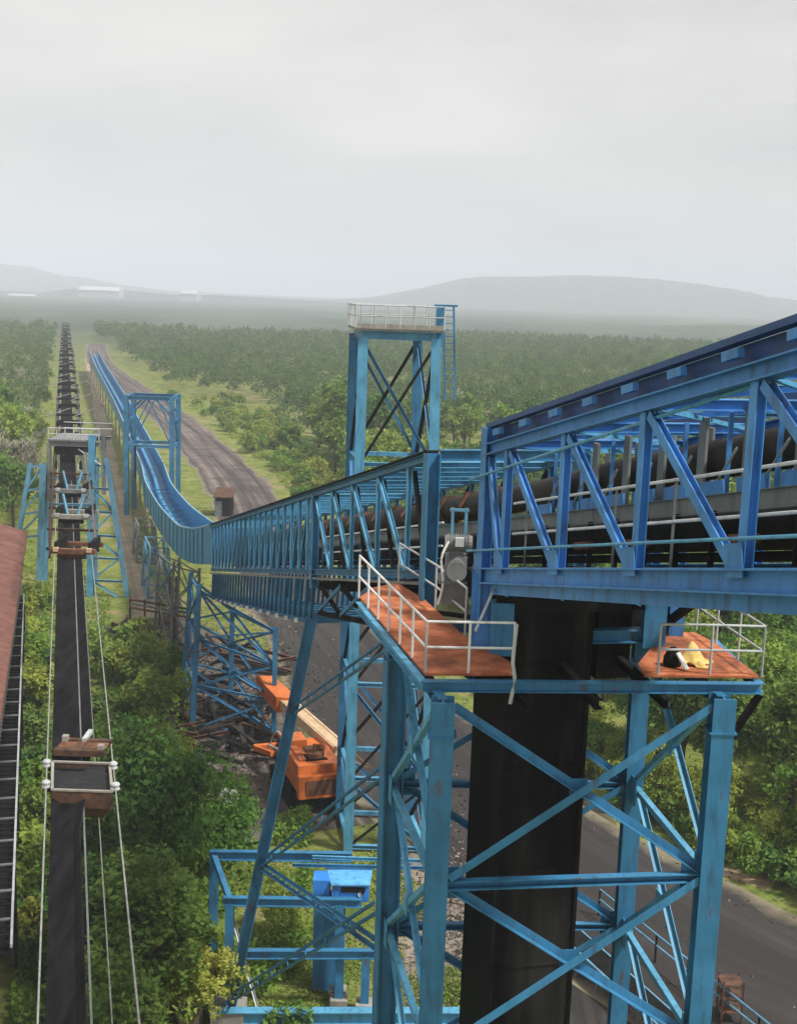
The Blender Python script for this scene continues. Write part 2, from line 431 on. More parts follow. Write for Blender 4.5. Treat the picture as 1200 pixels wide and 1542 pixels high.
hill('hills', 1500, [(790, 512), (850, 504), (900, 499), (960, 494), (1020, 490), (1080, 489), (1150, 490), (1260, 486), (1400, 484)], 300, 5)
hill('hills', 3400, [(-100, 440), (0, 437), (60, 441), (110, 434), (160, 432), (200, 438), (260, 443), (330, 444), (420, 449), (520, 455), (620, 460)], 500, 6)

# ------------------------------------------------------------------ the incline: common frame of the two galleries
P0 = at(725, 868, 27.0)
AX = ray(125, 854); AX = AX / AX.y                     # metres along the incline per metre of Y
SIDE = V((AX.y, -AX.x, 0)).normalized()                # to the far side of the galleries
UP = V((0, 0, 1))
def gal(Y, u=0.0, v=0.0): return P0 + AX * (Y - 27.0) + SIDE * u + UP * v
AXN = AX.normalized()
GW = 4.0

def near_gallery():
    T = thing('conveyor_gallery', 'royal blue open truss gallery rising beside the camera over the orange decks', 'conveyor gallery', gal(27))
    Y0, Y1 = 26.9, -9.2
    ys = [26.9, 25.6, 22.6, 19.45, 16.3, 13.1, 9.9, 6.75, 3.6, 0.45, -2.7, -5.85, -9.0]
    up = UP
    for u in (0, GW):
        c = MB().beam(gal(Y0 + 0.25, u, 0.02), gal(Y1, u, 0.02), 0.30, 0.34, 'I'); make('bottom_chord', c, ROYAL, T)
        if u == 0:
            make('floor_girder', MB().beam(gal(Y0 - 0.2, 0.16, -0.27), gal(Y1, 0.16, -0.27), 0.14, 0.26, 'box'), ROYAL, T)
        make('top_chord', MB().beam(gal(Y0 + 0.25, u, 2.78), gal(Y1, u, 2.78), 0.26, 0.24, 'I'), ROYAL, T)
        s = 1 if u == 0 else -1
        make('eaves_rail', MB().beam(gal(Y0 + 0.25, u + 0.10 * s, 3.32), gal(Y1, u + 0.10 * s, 3.32), 0.20, 0.10, 'box'), SHADE_NAVY, T)
        make('eaves_panel', MB().beam(gal(Y0 + 0.2, u + 0.22 * s, 3.10), gal(Y1, u + 0.22 * s, 3.10), 0.03, 0.32, 'box'), SHADE_NAVY, T)
        rnd = random.Random(5)
        Yk = Y0 - 0.4
        while Yk > Y1 + 0.5:
            make('bracket', MB().beam(gal(Yk, u - 0.02 * s, 3.11), gal(Yk - 0.42, u - 0.02 * s, 3.11), 0.10, 0.13, 'box'), ROYAL, T)
            Yk -= 1.55
    for i, Y in enumerate(ys):
        wd = 0.36 if i == 0 else 0.19
        for u in (0, GW):
            pst = member(T, 'post', gal(Y, u, 0.19 if u or i else -1.0), gal(Y, u, 2.66 if i else 3.26), wd, 0.24 if not i else 0.15, ROYAL, 'I', up=SIDE)
            make('gusset', MB().beam(gal(Y + 0.34, u - 0.10, 0.30), gal(Y - 0.10, u - 0.10, 0.30), 0.02, 0.46, 'box'), ROYAL, pst)
            if i and u == 0: make('stiffener', MB().beam(gal(Y + 0.14, 0.10, -0.40), gal(Y + 0.14, 0.10, -0.15), 0.30, 0.03, 'box', up=SIDE), ROYAL, T)
        if i:
            member(T, 'cross_beam', gal(Y, 0.13, 2.78), gal(Y, GW - 0.13, 2.78), 0.16, 0.18, ROYAL)
            member(T, 'floor_beam', gal(Y, 0.16, -0.05), gal(Y, GW - 0.16, -0.05), 0.16, 0.22, DARK)
        if i < len(ys) - 1:
            Yn = ys[i + 1]
            for u in (0, GW):
                member(T, 'diagonal', gal(Y - 0.16, u, 2.60), gal(Yn + 0.28, u, 0.24), 0.16, 0.13, ROYAL, 'I', up=SIDE)
            member(T, 'roof_brace', gal(Y, 0.15, 2.84), gal(Yn, GW - 0.15, 2.84), 0.09, 0.09, ROYAL, 'L')
            member(T, 'roof_brace', gal(Yn, 0.15, 2.72), gal(Y, GW - 0.15, 2.72), 0.09, 0.09, LTEAL, 'L')
            for k in (1, 2):
                Ym = Y + (Yn - Y) * k / 3
                member(T, 'purlin', gal(Ym, 0.13, 2.90), gal(Ym, GW - 0.13, 2.90), 0.08, 0.08, LTEAL if k == 1 else ROYAL, 'C')
    for u, v in ((0.75, 1.62), (0.75, 0.94)):
        make('handrail', MB().path([gal(27.2, u, v), gal(Y1, u, v)], 0.028), RAILW, T)
    make('handrail', MB().path([gal(27.6, -0.16, 0.58), gal(Y1, -0.16, 0.62)], 0.026), LTEAL, T)
    Yk = 26.4
    while Yk > Y1:
        make('rail_post', MB().beam(gal(Yk, 0.75, 0.1), gal(Yk, 0.75, 1.62), 0.04, 0.04, 'box'), GREY, T); Yk -= 2.2
    c0, c1 = at(708, 722, 27.3), at(1205, 557, 15.6)
    make('conduit', MB().path([c0, lerp(c0, c1, 0.5), c1, c1 + (c1 - c0) * 0.4], 0.032), LTEAL, T)
    make('walkway', MB().beam(gal(26.6, 0.75, 0.02), gal(Y1, 0.75, 0.02), 1.0, 0.05, 'box'), DARK, T)
    make('walkway', MB().beam(gal(26.6, GW - 0.6, 0.02), gal(Y1, GW - 0.6, 0.02), 0.8, 0.05, 'box'), DARK, T)
    e = gal(-8.8, GW / 2)
    for u in (0, GW): p = gal(-8.6, u); member(T, 'support_column', V((p.x, p.y, 0)), p - UP * .2, 0.5, 0.5, TEAL, 'I', up=V((0, 1, 0)))
    return T
near_gallery()

def far_gallery():
    T = thing('conveyor_gallery', 'teal blue ribbed truss gallery beyond the motor, running down to the curved trough', 'conveyor gallery', gal(46))
    Ya, Yb, Yc = 31.2, 46.6, 84.0
    for u in (0, GW):
        make('bottom_chord', MB().beam(gal(Ya, u, 0.02), gal(Yc, u, 0.02), 0.24, 0.20, 'I'), TEAL if u == 0 else TEAL, T)
        make('floor_rail', MB().beam(gal(Ya, u - 0.05, -0.22), gal(Yc, u - 0.05, -0.22), 0.10, 0.08, 'box'), GREY, T)
        make('top_chord', MB().beam(gal(Ya, u, 3.02), gal(Yc, u, 3.02), 0.24, 0.20, 'I'), TEAL, T)
        make('top_plate', MB().beam(gal(Ya, u, 3.16), gal(Yc, u, 3.16), 0.34, 0.05, 'box'), DARK, T)
    ys = [33.3, 36.7, 40.2, 43.4]
    Y = 48.0
    while Y < 83.6: ys.append(Y); Y += 1.85
    for u in (0, GW):
        member(T, 'end_post', gal(Ya, u, -0.9 if u == 0 else -0.3), gal(Ya, u, 3.1), 0.46, 0.34, TEAL, 'I', up=SIDE)
        member(T, 'end_post', gal(Yb, u, -0.6), gal(Yb, u, 3.0), 0.36, 0.26, TEAL, 'I', up=SIDE)
    member(T, 'portal_beam', gal(Ya, 0.2, 3.06), gal(Ya, GW + 0.2, 3.06), 0.22, 0.28, TEAL)
    for i, Y in enumerate(ys):
        big = Y < Yb
        for u in (0, GW):
            member(T, 'post', gal(Y, u, 0.12), gal(Y, u, 2.92), 0.17 if big else 0.15, 0.12, LTEAL if u == 0 else TEAL, 'I', up=SIDE)
        member(T, 'cross_beam', gal(Y, 0.12, 3.0), gal(Y, GW - 0.12, 3.0), 0.26 if big else 0.14, 0.16, LTEAL)
        if big:
            member(T, 'cross_beam', gal(Y + 1.7, 0.12, 3.0), gal(Y + 1.7, GW - 0.12, 3.0), 0.22, 0.14, LTEAL)
        Yn = ys[i + 1] if i + 1 < len(ys) else None
        if Yn:
            if big:
                member(T, 'diagonal', gal(Y + 0.2, 0.0, 0.15), gal(min(Yn, Yb) - 0.1, 0.0, 2.85), 0.15, 0.12, LTEAL, 'I', up=SIDE)
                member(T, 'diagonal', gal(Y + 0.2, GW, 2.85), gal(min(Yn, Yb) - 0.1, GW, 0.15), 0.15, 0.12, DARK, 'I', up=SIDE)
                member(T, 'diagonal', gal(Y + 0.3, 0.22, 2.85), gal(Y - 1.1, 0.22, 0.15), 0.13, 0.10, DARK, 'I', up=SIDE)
            else:
                member(T, 'diagonal', gal(Y + 0.15, 0.03, 2.85), gal(Yn - 0.15, 0.03, 0.15), 0.13, 0.10, LTEAL, 'C', up=SIDE)
                member(T, 'diagonal', gal(Y + 0.15, GW, 2.85), gal(Yn - 0.15, GW, 0.15), 0.12, 0.10, TEAL, 'C', up=SIDE)
    for v in (0.75, 1.35):
        make('handrail', MB().path([gal(Ya, 0.35, v), gal(Yb, 0.35, v)], 0.026), RAILW, T)
    make('walkway', MB().beam(gal(Ya, 0.7, -0.02), gal(Yc, 0.7, -0.02), 0.9, 0.05, 'box'), DARK, T)
    for v in (2.5, 2.05, 1.6):
        make('cable_tray', MB().beam(gal(Ya + 0.3, GW - 0.35, v), gal(Yc, GW - 0.35, v), 0.25, 0.07, 'C'), LTEAL, T)
    # underslung ribs
    for u in (0.05, GW - 0.05):
        make('lower_chord', MB().beam(gal(46.2, u, -1.95), gal(84, u, -1.95), 0.18, 0.16, 'I'), TEAL, T)
    Y = 46.8; k = 0
    while Y < 83.5:
        member(T, 'rib', gal(Y, 0.05, -0.26), gal(Y + 0.5, 0.05, -1.9), 0.15, 0.12, TEAL, 'I', up=SIDE)
        member(T, 'rib', gal(Y, GW - 0.05, -0.26), gal(Y + 0.5, GW - 0.05, -1.9), 0.15, 0.12, TEAL, 'I', up=SIDE)
        if k % 2 == 0:
            member(T, 'lower_cross_beam', gal(Y + 0.5, 0.1, -1.95), gal(Y + 0.5, GW - 0.1, -1.95), 0.12, 0.12, TEAL)
            make('lamp_bracket', MB().box(gal(Y + 0.5, -0.08, -2.0), (0.16, 0.16, 0.14)), RAILW, T)
        Y += 1.25; k += 1
    for Y in (33.5, 38.0, 42.2, 46.0):
        member(T, 'floor_beam', gal(Y, 0.1, -0.5), gal(Y, GW - 0.1, -0.5), 0.18, 0.30, DARK)
    for a, b in ((34, 38), (38, 42), (42, 46)):
        member(T, 'floor_brace', gal(a, 0.1, -0.45), gal(b, 0.1, -1.5), 0.12, 0.12, TEAL, 'L')
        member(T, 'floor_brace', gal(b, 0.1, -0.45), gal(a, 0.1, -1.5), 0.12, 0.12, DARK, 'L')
    make('lower_girder', MB().beam(gal(33, 0.1, -1.55), gal(46.2, 0.1, -1.55), 0.16, 0.16, 'I'), DARK, T)
    make('lower_girder', MB().beam(gal(33, GW - 0.1, -1.55), gal(46.2, GW - 0.1, -1.55), 0.16, 0.16, 'I'), DARK, T)
far_gallery()

def pipe_belt():
    T = thing('pipe_conveyor', 'dark rolled pipe belt with grey idler panels inside the blue galleries', 'conveyor', gal(30, 2))
    u = 2.15
    bow = MB().path([gal(84, u, 1.9), gal(31, u, 1.9), gal(25, u, 2.05), gal(-9, u, 2.15)], 0.34, 16)
    make('rolled_belt', bow, PIPE, T, True)
    make('return_belt', MB().path([gal(84, u, 0.75), gal(31, u, 0.75), gal(-9, u, 0.70)], 0.30, 14), DARK, T, True)
    Y = 10.6 - 1.45 * 12
    while Y < 27:
        for s in (-0.46, 0.46):
            make('idler_panel', MB().beam(gal(Y, u + s, 1.35), gal(Y, u + s, 2.75), 0.05, 0.26, 'box', up=AX), GREY, T)
        make('idler_frame', MB().beam(gal(Y + 0.35, u - 0.6, 1.35), gal(Y + 0.35, u - 0.6, 2.7), 0.07, 0.07, 'box'), ROYAL, T)
        make('brace', MB().beam(gal(Y + 0.9, u - 0.62, 1.35), gal(Y + 0.1, u - 0.62, 2.1), 0.05, 0.05, 'L'), GALV, T)
        Y += 1.45
    Y = 32
    while Y < 60:
        make('idler_ring', MB().path([gal(Y, u, 1.9), gal(Y + 0.22, u, 1.9)], 0.47, 6), RUSTY2, T, False)
        Y += 2.1
    # stringers and their blue spacer plates
    for s in (-0.75, 0.75):
        make('stringer', MB().beam(gal(84, u + s, 1.22), gal(-9, u + s, 1.22), 0.10, 0.30, 'C'), GREY, T)
        make('lower_stringer', MB().beam(gal(84, u + s, 0.34), gal(-9, u + s, 0.34), 0.10, 0.16, 'C'), DARK, T)
    Y = 11 - 1.2 * 15
    while Y < 27:
        make('spacer_plate', MB().beam(gal(Y, u - 0.78, 1.48), gal(Y + 0.8, u - 0.78, 1.48), 0.04, 0.22, 'box'), ROYAL, T)
        make('stool', MB().beam(gal(Y + 0.3, u - 0.75, 0.05), gal(Y + 0.3, u - 0.75, 1.1), 0.09, 0.09, 'box'), DARK, T)
        if int(Y) % 3 == 0:
            make('roller', MB().path([gal(Y, u - 0.85, 0.62), gal(Y + 0.75, u - 0.85, 0.62)], 0.085, 10), RUST, T, True)
        Y += 1.2
    for a in (33, 36, 39, 42, 45, 48, 52, 56, 60, 65, 70, 75, 80):
        make('stool', MB().beam(gal(a, u - 0.75, 0.0), gal(a, u - 0.75, 1.1), 0.09, 0.09, 'box'), TEAL, T)
pipe_belt()

def drive():
    b = at(684, 905, 29.3)
    T = thing('drive_motor', 'grimy grey motor and gearbox on the gap between the two galleries', 'motor', b)
    X = V((1, 0, 0)); Yv = V((0, 1, 0)); Z = UP
    make('pedestal', MB().box(b + Z * 0.25, (0.62, 0.7, 0.5)).box(b + Z * 0.54 , (0.8, 0.85, 0.08)), GREY, T)
    make('gearbox', MB().box(b + Z * 0.85, (0.5, 0.55, 0.55)).box(b + Z * 1.14, (0.34, 0.4, 0.06)).path([b + Z * 0.9 + Yv * -0.45, b + Z * 0.9 + Yv * 0.4], 0.2, 14), GREY, T)
    m = MB().path([b + V((-0.28, -0.1, 1.42)), b + V((0.36, -0.1, 1.42))], 0.20, 16)
    for k in range(9): m.path([b + V((-0.22 + k * 0.06, -0.1, 1.42)), b + V((-0.20 + k * 0.06, -0.1, 1.42))], 0.235, 16)
    mbo = make('motor_body', m, GREY, T)
    make('terminal_box', MB().box(b + V((0.05, -0.34, 1.5)), (0.2, 0.14, 0.2)), GALV, mbo)
    make('coupling', MB().path([b + V((0, -0.62, 0.85)), b + V((0, -0.5, 0.85))], 0.24, 18), GREY, T)
    make('cable', MB().path(smooth_line([b + V((-0.2, -0.3, 1.5)), b + V((-0.36, -0.4, 1.1)), b + V((-0.30, -0.45, 0.5)), b + V((-0.4, -0.4, 0.0))], 0.1), 0.03, 6), RAILW, T)
    make('bracket', MB().box(b + V((-0.12, 0, 1.9)), (0.07, 0.07, 0.7)).box(b + V((0.2, 0, 1.9)), (0.07, 0.07, 0.7)).box(b + V((0.04, 0, 2.2)), (0.45, 0.08, 0.06)), FADED, T)
drive()

# ------------------------------------------------------------------ near trestle tower
ZP = at(640, 1022, 24.6).z            # deck level
FLt, FRt = on(668, 1040, ZP), on(1093, 1040, ZP)
def xyz(p, z): return V((p.x, p.y, z))
LEG = {'fl': V((FLt.x, FLt.y, 0)), 'fr': V((FRt.x, FRt.y + 0.2, 0))}
bl = at(596, 985, 29.2); br = at(962, 1045, 29.6)
LEG['bl'] = V((bl.x, bl.y, 0)); LEG['br'] = V((br.x, br.y, 0))
def double_brace(T, p, q, mat, gap=0.16, wd=0.09):
    a = (V(q) - V(p)).normalized(); s = a.cross(UP).normalized(); t = s.cross(a)
    mb = MB().beam(V(p) + t * gap / 2, V(q) + t * gap / 2, wd, wd, 'L').beam(V(p) - t * gap / 2, V(q) - t * gap / 2, wd, wd, 'L')
    L = (V(q) - V(p)).length; n = max(2, int(L / 2.4))
    for k in range(1, n):
        c = lerp(p, q, k / n); mb.beam(c - t * gap / 2, c + t * gap / 2, 0.10, 0.03, 'box', up=s)
    return make('brace', mb, mat, T)
def tower():
    T = thing('trestle_tower', 'tall blue braced steel tower carrying the orange decks around the black chute', 'trestle', V(((LEG['fl'].x + LEG['fr'].x) / 2, 26.5, 0)))
    for k, wd, dp in (('fl', 0.46, 0.50), ('fr', 0.46, 0.50), ('bl', 0.46, 0.50), ('br', 0.42, 0.46)):
        p = LEG[k]
        lg = member(T, 'leg', xyz(p, 0.3), xyz(p, ZP - 0.18), wd, dp, TEAL, 'I' if k != 'bl' else 'I', up=V((0, 1, 0)) if k != 'bl' else V((1, 0.25, 0)))
        make('footing', MB().slab([(p.x - .6, p.y - .6), (p.x + .6, p.y - .6), (p.x + .6, p.y + .6), (p.x - .6, p.y + .6)], -0.3, 0.3), CONC, lg)
        make('flange_plate', MB().box(xyz(p, ZP - 0.9), (0.56, 0.56, 0.04)), TEAL, lg)
    H = [ZP - 0.35]
    step = 3.75
    while H[-1] - step > 0.5: H.append(H[-1] - step)
    def face(a, b, mat, w_=0.16, hz=True, off=V((0, 0, 0)), single=False, flip=False):
        A, B = LEG[a], LEG[b]
        d = (B - A).normalized(); A = A + d * 0.24 + off; B = B - d * 0.24 + off
        n = d.cross(UP)
        for i in range(len(H) - 1):
            z0, z1 = H[i], H[i + 1]
            if not single or (i + flip) % 2 == 0: member(T, 'brace', xyz(A, z0), xyz(B, z1 + 0.2), w_, w_ * 0.9, mat, 'L')
            if not single or (i + flip) % 2 == 1: member(T, 'brace', xyz(B, z0) + n * 0.06, xyz(A, z1 + 0.2) + n * 0.06, w_, w_ * 0.9, mat, 'L')
            if hz: member(T, 'strut', xyz(A, z1), xyz(B, z1), w_, w_, mat, 'C')
            for Q_, sg in ((A, 1), (B, -1)): make('gusset_plate', MB().beam(xyz(Q_, z1 - .34) + d * sg * .12 - n * .10, xyz(Q_, z1 + .34) + d * sg * .12 - n * .10, 0.42, 0.02, 'box', up=n), mat, T)
            m_ = xyz((A + B) / 2, (z0 + z1) / 2 + .1) - n * 0.09
            if not single: make('gusset_plate', MB().beam(m_ - UP * .2, m_ + UP * .2, 0.36, 0.02, 'box', up=n), mat, T)
    face('fl', 'fr', TEAL, 0.19)
    face('bl', 'br', TEAL, 0.17)
    face('fl', 'bl', LTEAL, 0.14)
    face('fr', 'br', LTEAL, 0.14)
    # edge beams of the deck
    c = [on(637, 1024, ZP), on(1146, 1028, ZP), on(1080, 968, ZP), on(540, 905, ZP)]
    member(T, 'deck_beam', c[0] - UP * 0.12, c[1] - UP * 0.12, 0.20, 0.22, TEAL)
    member(T, 'deck_beam', c[3] - UP * 0.12, c[0] - UP * 0.12, 0.16, 0.20, LTEAL)
    member(T, 'deck_beam', c[1] - UP * 0.12, on(1075, 962, ZP) - UP * 0.12, 0.16, 0.20, TEAL)
    member(T, 'deck_beam', xyz(LEG['bl'], ZP - 0.14), xyz(LEG['br'], ZP - 0.14), 0.2, 0.24, TEAL)
    for k in ('fl', 'fr'):
        o = LEG['bl'] if k == 'fl' else LEG['br']
        member(T, 'deck_beam', xyz(LEG[k], ZP - 0.30), xyz(o, ZP - 0.30), 0.2, 0.24, TEAL)
    for t in (0.3, 0.55, 0.8):
        p = lerp(LEG['fl'], LEG['fr'], t); q = lerp(LEG['bl'], LEG['br'], t)
        member(T, 'deck_beam', xyz(p, ZP - 0.34), xyz(q, ZP - 0.34), 0.16, 0.2, DARK)
    member(T, 'knee_brace', xyz(LEG['fr'], ZP - 1.1) + V((0.2, 0, 0)), c[1] - UP * 0.25, 0.12, 0.12, DARK, 'L')
    # saddle frame carrying the gallery above the deck
    for (px, py, Y) in ((752, 1000, 26.6), (980, 998, 27.6)):
        p = at(px, py, Y); member(T, 'saddle_post', xyz(p, ZP), xyz(p, gal(27).z - 0.45), 0.50, 0.40, TEAL, 'I', up=V((0, 1, 0)))
    for zz, wd in ((gal(27).z - 0.55, 0.30), (ZP + 1.05, 0.34), (ZP + 0.25, 0.3)):
        p, q = at(752, 1000, 27.0), at(980, 998, 27.7)
        member(T, 'saddle_beam', xyz(p, zz), xyz(q, zz), wd, wd, TEAL if zz < gal(27).z - 1 else DARK)
    r_ = at(1013, 990, 28.5); member(T, 'gallery_post', xyz(r_, ZP), xyz(r_, gal(27).z - 0.2), 0.34, 0.30, ROYAL, 'I', up=V((0, 1, 0)))
    s0, s1 = at(995, 945, 28.3), at(1065, 893, 26.5); member(T, 'strut', s0, s1, 0.16, 0.16, DARK, 'box')
    r_ = at(722, 940, 27.0)
    member(T, 'gallery_post', xyz(r_, ZP), xyz(r_, gal(27).z + 0.1), 0.40, 0.34, ROYAL, 'I', up=V((0, 1, 0)))
    # decks
    th = 0.05
    def deck(pts):
        poly = [on(x, y, ZP) for x, y in pts]
        return make('deck', MB().slab(poly, ZP, ZP + th), RUSTD, T)
    deck([(640, 1018), (770, 1018), (768, 1000), (700, 962), (640, 906), (598, 880), (560, 888), (542, 902)])
    deck([(970, 1020), (1143, 1022), (1078, 972), (1045, 955), (1000, 955), (960, 1003)])
    def rail(pts, hs=1.12, closed_posts=True, mat=RAILW, mid=True):
        ps = [on(x, y, ZP) for x, y in pts]
        for hh in ((hs, hs * 0.52) if mid else (hs,)):
            make('handrail', MB().path([p + UP * hh for p in ps], 0.027), mat, T)
        for p in ps: make('rail_post', MB().path([p + UP * 0.03, p + UP * hs], 0.027), mat, T)
    def div(a, b, n): return [(a[0] + (b[0] - a[0]) * (1 / (1 / 1)) * k / n, a[1] + (b[1] - a[1]) * k / n) for k in range(n + 1)]
    L = [on(540, 902, ZP), on(640, 1016, ZP)]
    pts = [proj(lerp(L[0], L[1], k / 6)) for k in range(7)]
    rail(pts)
    rail([(640, 1016), (705, 1017), (772, 1018)])
    rail([(990, 1019), (1068, 1020), (1146, 1022)], mat=GALV)
    L = [on(1146, 1022, ZP), on(1048, 950, ZP)]
    rail([proj(lerp(L[0], L[1], k / 3)) for k in range(4)], mat=GALV)
    rail([(600, 880), (655, 918), (700, 958)], mat=GALV)
    # bent stanchion hanging past the deck
    p = at(778, 940, 24.5)
    make('bent_stanchion', MB().path(smooth_line([p, at(772, 1000, 24.4), at(775, 1022, 24.4), at(768, 1060, 24.4)], 0.2), 0.04), GALV, T)
    make('stay', MB().path([at(745, 884, 26.4), at(716, 950, 25.2)], 0.03), GALV, T)
tower()

def chute():
    x0, x1, Y = 2.02, 4.05, 26.7
    a, b = at(722, 1100, Y), at(878, 1100, Y)
    T = thing('coal_chute', 'tall black square chute standing inside the blue tower', 'chute', V(((a.x + b.x) / 2, Y + 1.1, 0)))
    top = gal(27).z - 0.75
    fw = V((AX.x, AX.y, 0)).normalized()
    wd, dp = 1.95, 2.2
    o = V((a.x + 0.52, Y, 0))
    def Q(u_, d_, z): return o + SIDE * u_ + fw * d_ + UP * z
    def blk(n, u0, u1, d0, d1, z0, z1, m, par):
        return make(n, MB().hexa([Q(u_, d_, z) for z in (z0, z1) for u_, d_ in ((u0, d0), (u1, d0), (u1, d1), (u0, d1))]), m, par)
    body = blk('casing', 0, wd, 0, dp, 0, top, CHUTE, T)
    for k in range(9):
        z = top - 1.2 - k * 2.4
        if z > 1: blk('seam_plate', 0.01, wd - 0.01, -0.04, 0.0, z, z + 0.06, CHUTE, body)
    for u_ in (0.0, wd):
        make('corner_angle', MB().beam(Q(u_, -0.01, 0), Q(u_, -0.01, top), 0.08, 0.08, 'box'), DARK, body)
    blk('head_hood', -0.25, wd + 0.9, -0.1, dp + 0.2, top, top + 0.5, DARK, T)
    blk('shade_block', wd + 0.02, wd + 2.3, 1.2, 2.6, ZP + 0.1, top, DARK, T)  # dark block added for the darkness behind the saddle beams
    blk('spout', wd + 0.35, wd + 1.15, 0.4, 1.6, top - 1.7, top - 0.1, DARK, T)
    return T
chute()

def sack():
    b = on(1042, 1000, ZP + 0.05)
    T = thing('tarpaulin', 'crumpled yellow sheet lying on the orange deck beside the blue post', 'sheet', b)
    rnd = random.Random(2); g = 16; mb = MB()
    for i in range(g + 1):
        for j in range(g + 1):
            u_, v_ = i / g - .5, j / g - .5
            h = 0.52 * math.exp(-((u_ + .08) ** 2 * 16 + (v_ - .05) ** 2 * 14)) + 0.06 * math.sin(9 * u_ + 5 * v_) + 0.05 * math.sin(13 * v_ - 7 * u_ + 1) + rnd.uniform(-.02, .02)
            mb.v.append(b + V((u_ * (0.74 + .2 * math.sin(5 * v_)) + .04 * math.sin(8 * v_), v_ * (0.6 + .15 * math.sin(6 * u_)), max(0.015, .85 * h + .02))))
    for i in range(g):
        for j in range(g): a = i * (g + 1) + j; mb.f.append((a, a + g + 1, a + g + 2, a + 1))
    make('folded_sheet', mb, YEL, T, True)
    b2 = on(1012, 1003, ZP + 0.05)
    T2 = thing('sack', 'dark bag with a pale flap slumped against the blue post on the deck', 'bag', b2)
    rings = [[b2 + V((math.cos(a) * r_ * (1 + rnd.uniform(-.1, .1)), math.sin(a) * r_ * 0.8, z)) for a in [2 * math.pi * j / 12 for j in range(12)]] for z, r_ in ((0, .17), (.08, .2), (.22, .18), (.36, .12), (.42, .05))]
    make('bag_body', MB().loft(rings), DARK, T2)
    make('flap', MB().beam(b2 + V((0.06, -0.17, 0.34)), b2 + V((0.24, -0.34, 0.03)), 0.13, 0.03, 'box'), WHITE, T2)
sack()

# ------------------------------------------------------------------ braced leg frame beside the tower
def side_frame():
    top, bot = at(469, 932, 45.5), on(345, 1528, 0.3)
    T = thing('braced_frame', 'slanting blue leg with paired brace bars running to the tower', 'trestle', V((bot.x, bot.y, 0)))
    member(T, 'leg', V((bot.x, bot.y, bot.z)), top, 0.44, 0.44, TEAL, 'I', up=V((1, 0, 0)))
    make('footing', MB().box(V((bot.x, bot.y, 0.25)), (1.3, 1.3, 0.9)), CONC, T)
    def L(px_y):
        t = (px_y - 932) / 596.0; return lerp(top, bot, max(0, min(1, t + 0.0)))
    for (y0, x1, y1, Y1) in ((1062, 588, 965, 30.5), (1290, 570, 1165, 30.0), (1500, 562, 1368, 30.0)):
        q = at(x1, y1, Y1)
        double_brace(T, L(y0), q, TEAL, 0.26, 0.11)
    for (y0, x1, y1, Y1) in ((1292, 570, 1425, 30.0),):
        double_brace(T, L(y0), at(x1, y1, Y1), TEAL, 0.24, 0.10)
    make('stay', MB().path([L(1180), at(375, 1268, 49)], 0.04), GALV, T)
side_frame()

# ------------------------------------------------------------------ trestle bents under the teal gallery
def leg_set(T, legs, mat, wd, rings, xb=0.10):
    """legs: list of (top, bottom); rings: fractions at which the legs are tied"""
    n = len(legs)
    for a, b in legs: member(T, 'leg', b, a, wd, wd, mat, 'I', up=V((0, 1, 0)))
    P = lambda i, t: lerp(legs[i % n][0], legs[i % n][1], t)
    for i in range(n if n > 2 else 1):
        for j in range(len(rings)):
            if j or True: member(T, 'strut', P(i, rings[j]), P(i + 1, rings[j]), xb, xb, mat, 'C')
            if j + 1 < len(rings):
                member(T, 'brace', P(i, rings[j]), P(i + 1, rings[j + 1]), xb, xb, mat, 'L')
                member(T, 'brace', P(i + 1, rings[j]), P(i, rings[j + 1]), xb * 0.9, xb * 0.9, mat, 'L')
def ground_leg(px0, py0, Y0, px1, Y1, z=0.0):
    a = at(px0, py0, Y0)
    d = ray(px1, 1000); x = d.x * Y1 / d.y
    # ground point at distance Y1 whose column is about px1
    yy = [y for y in range(500, 1900, 2)]
    best = min(yy, key=lambda y: abs(on(px1, y, z).y - Y1))
    return a, on(px1, best, z)
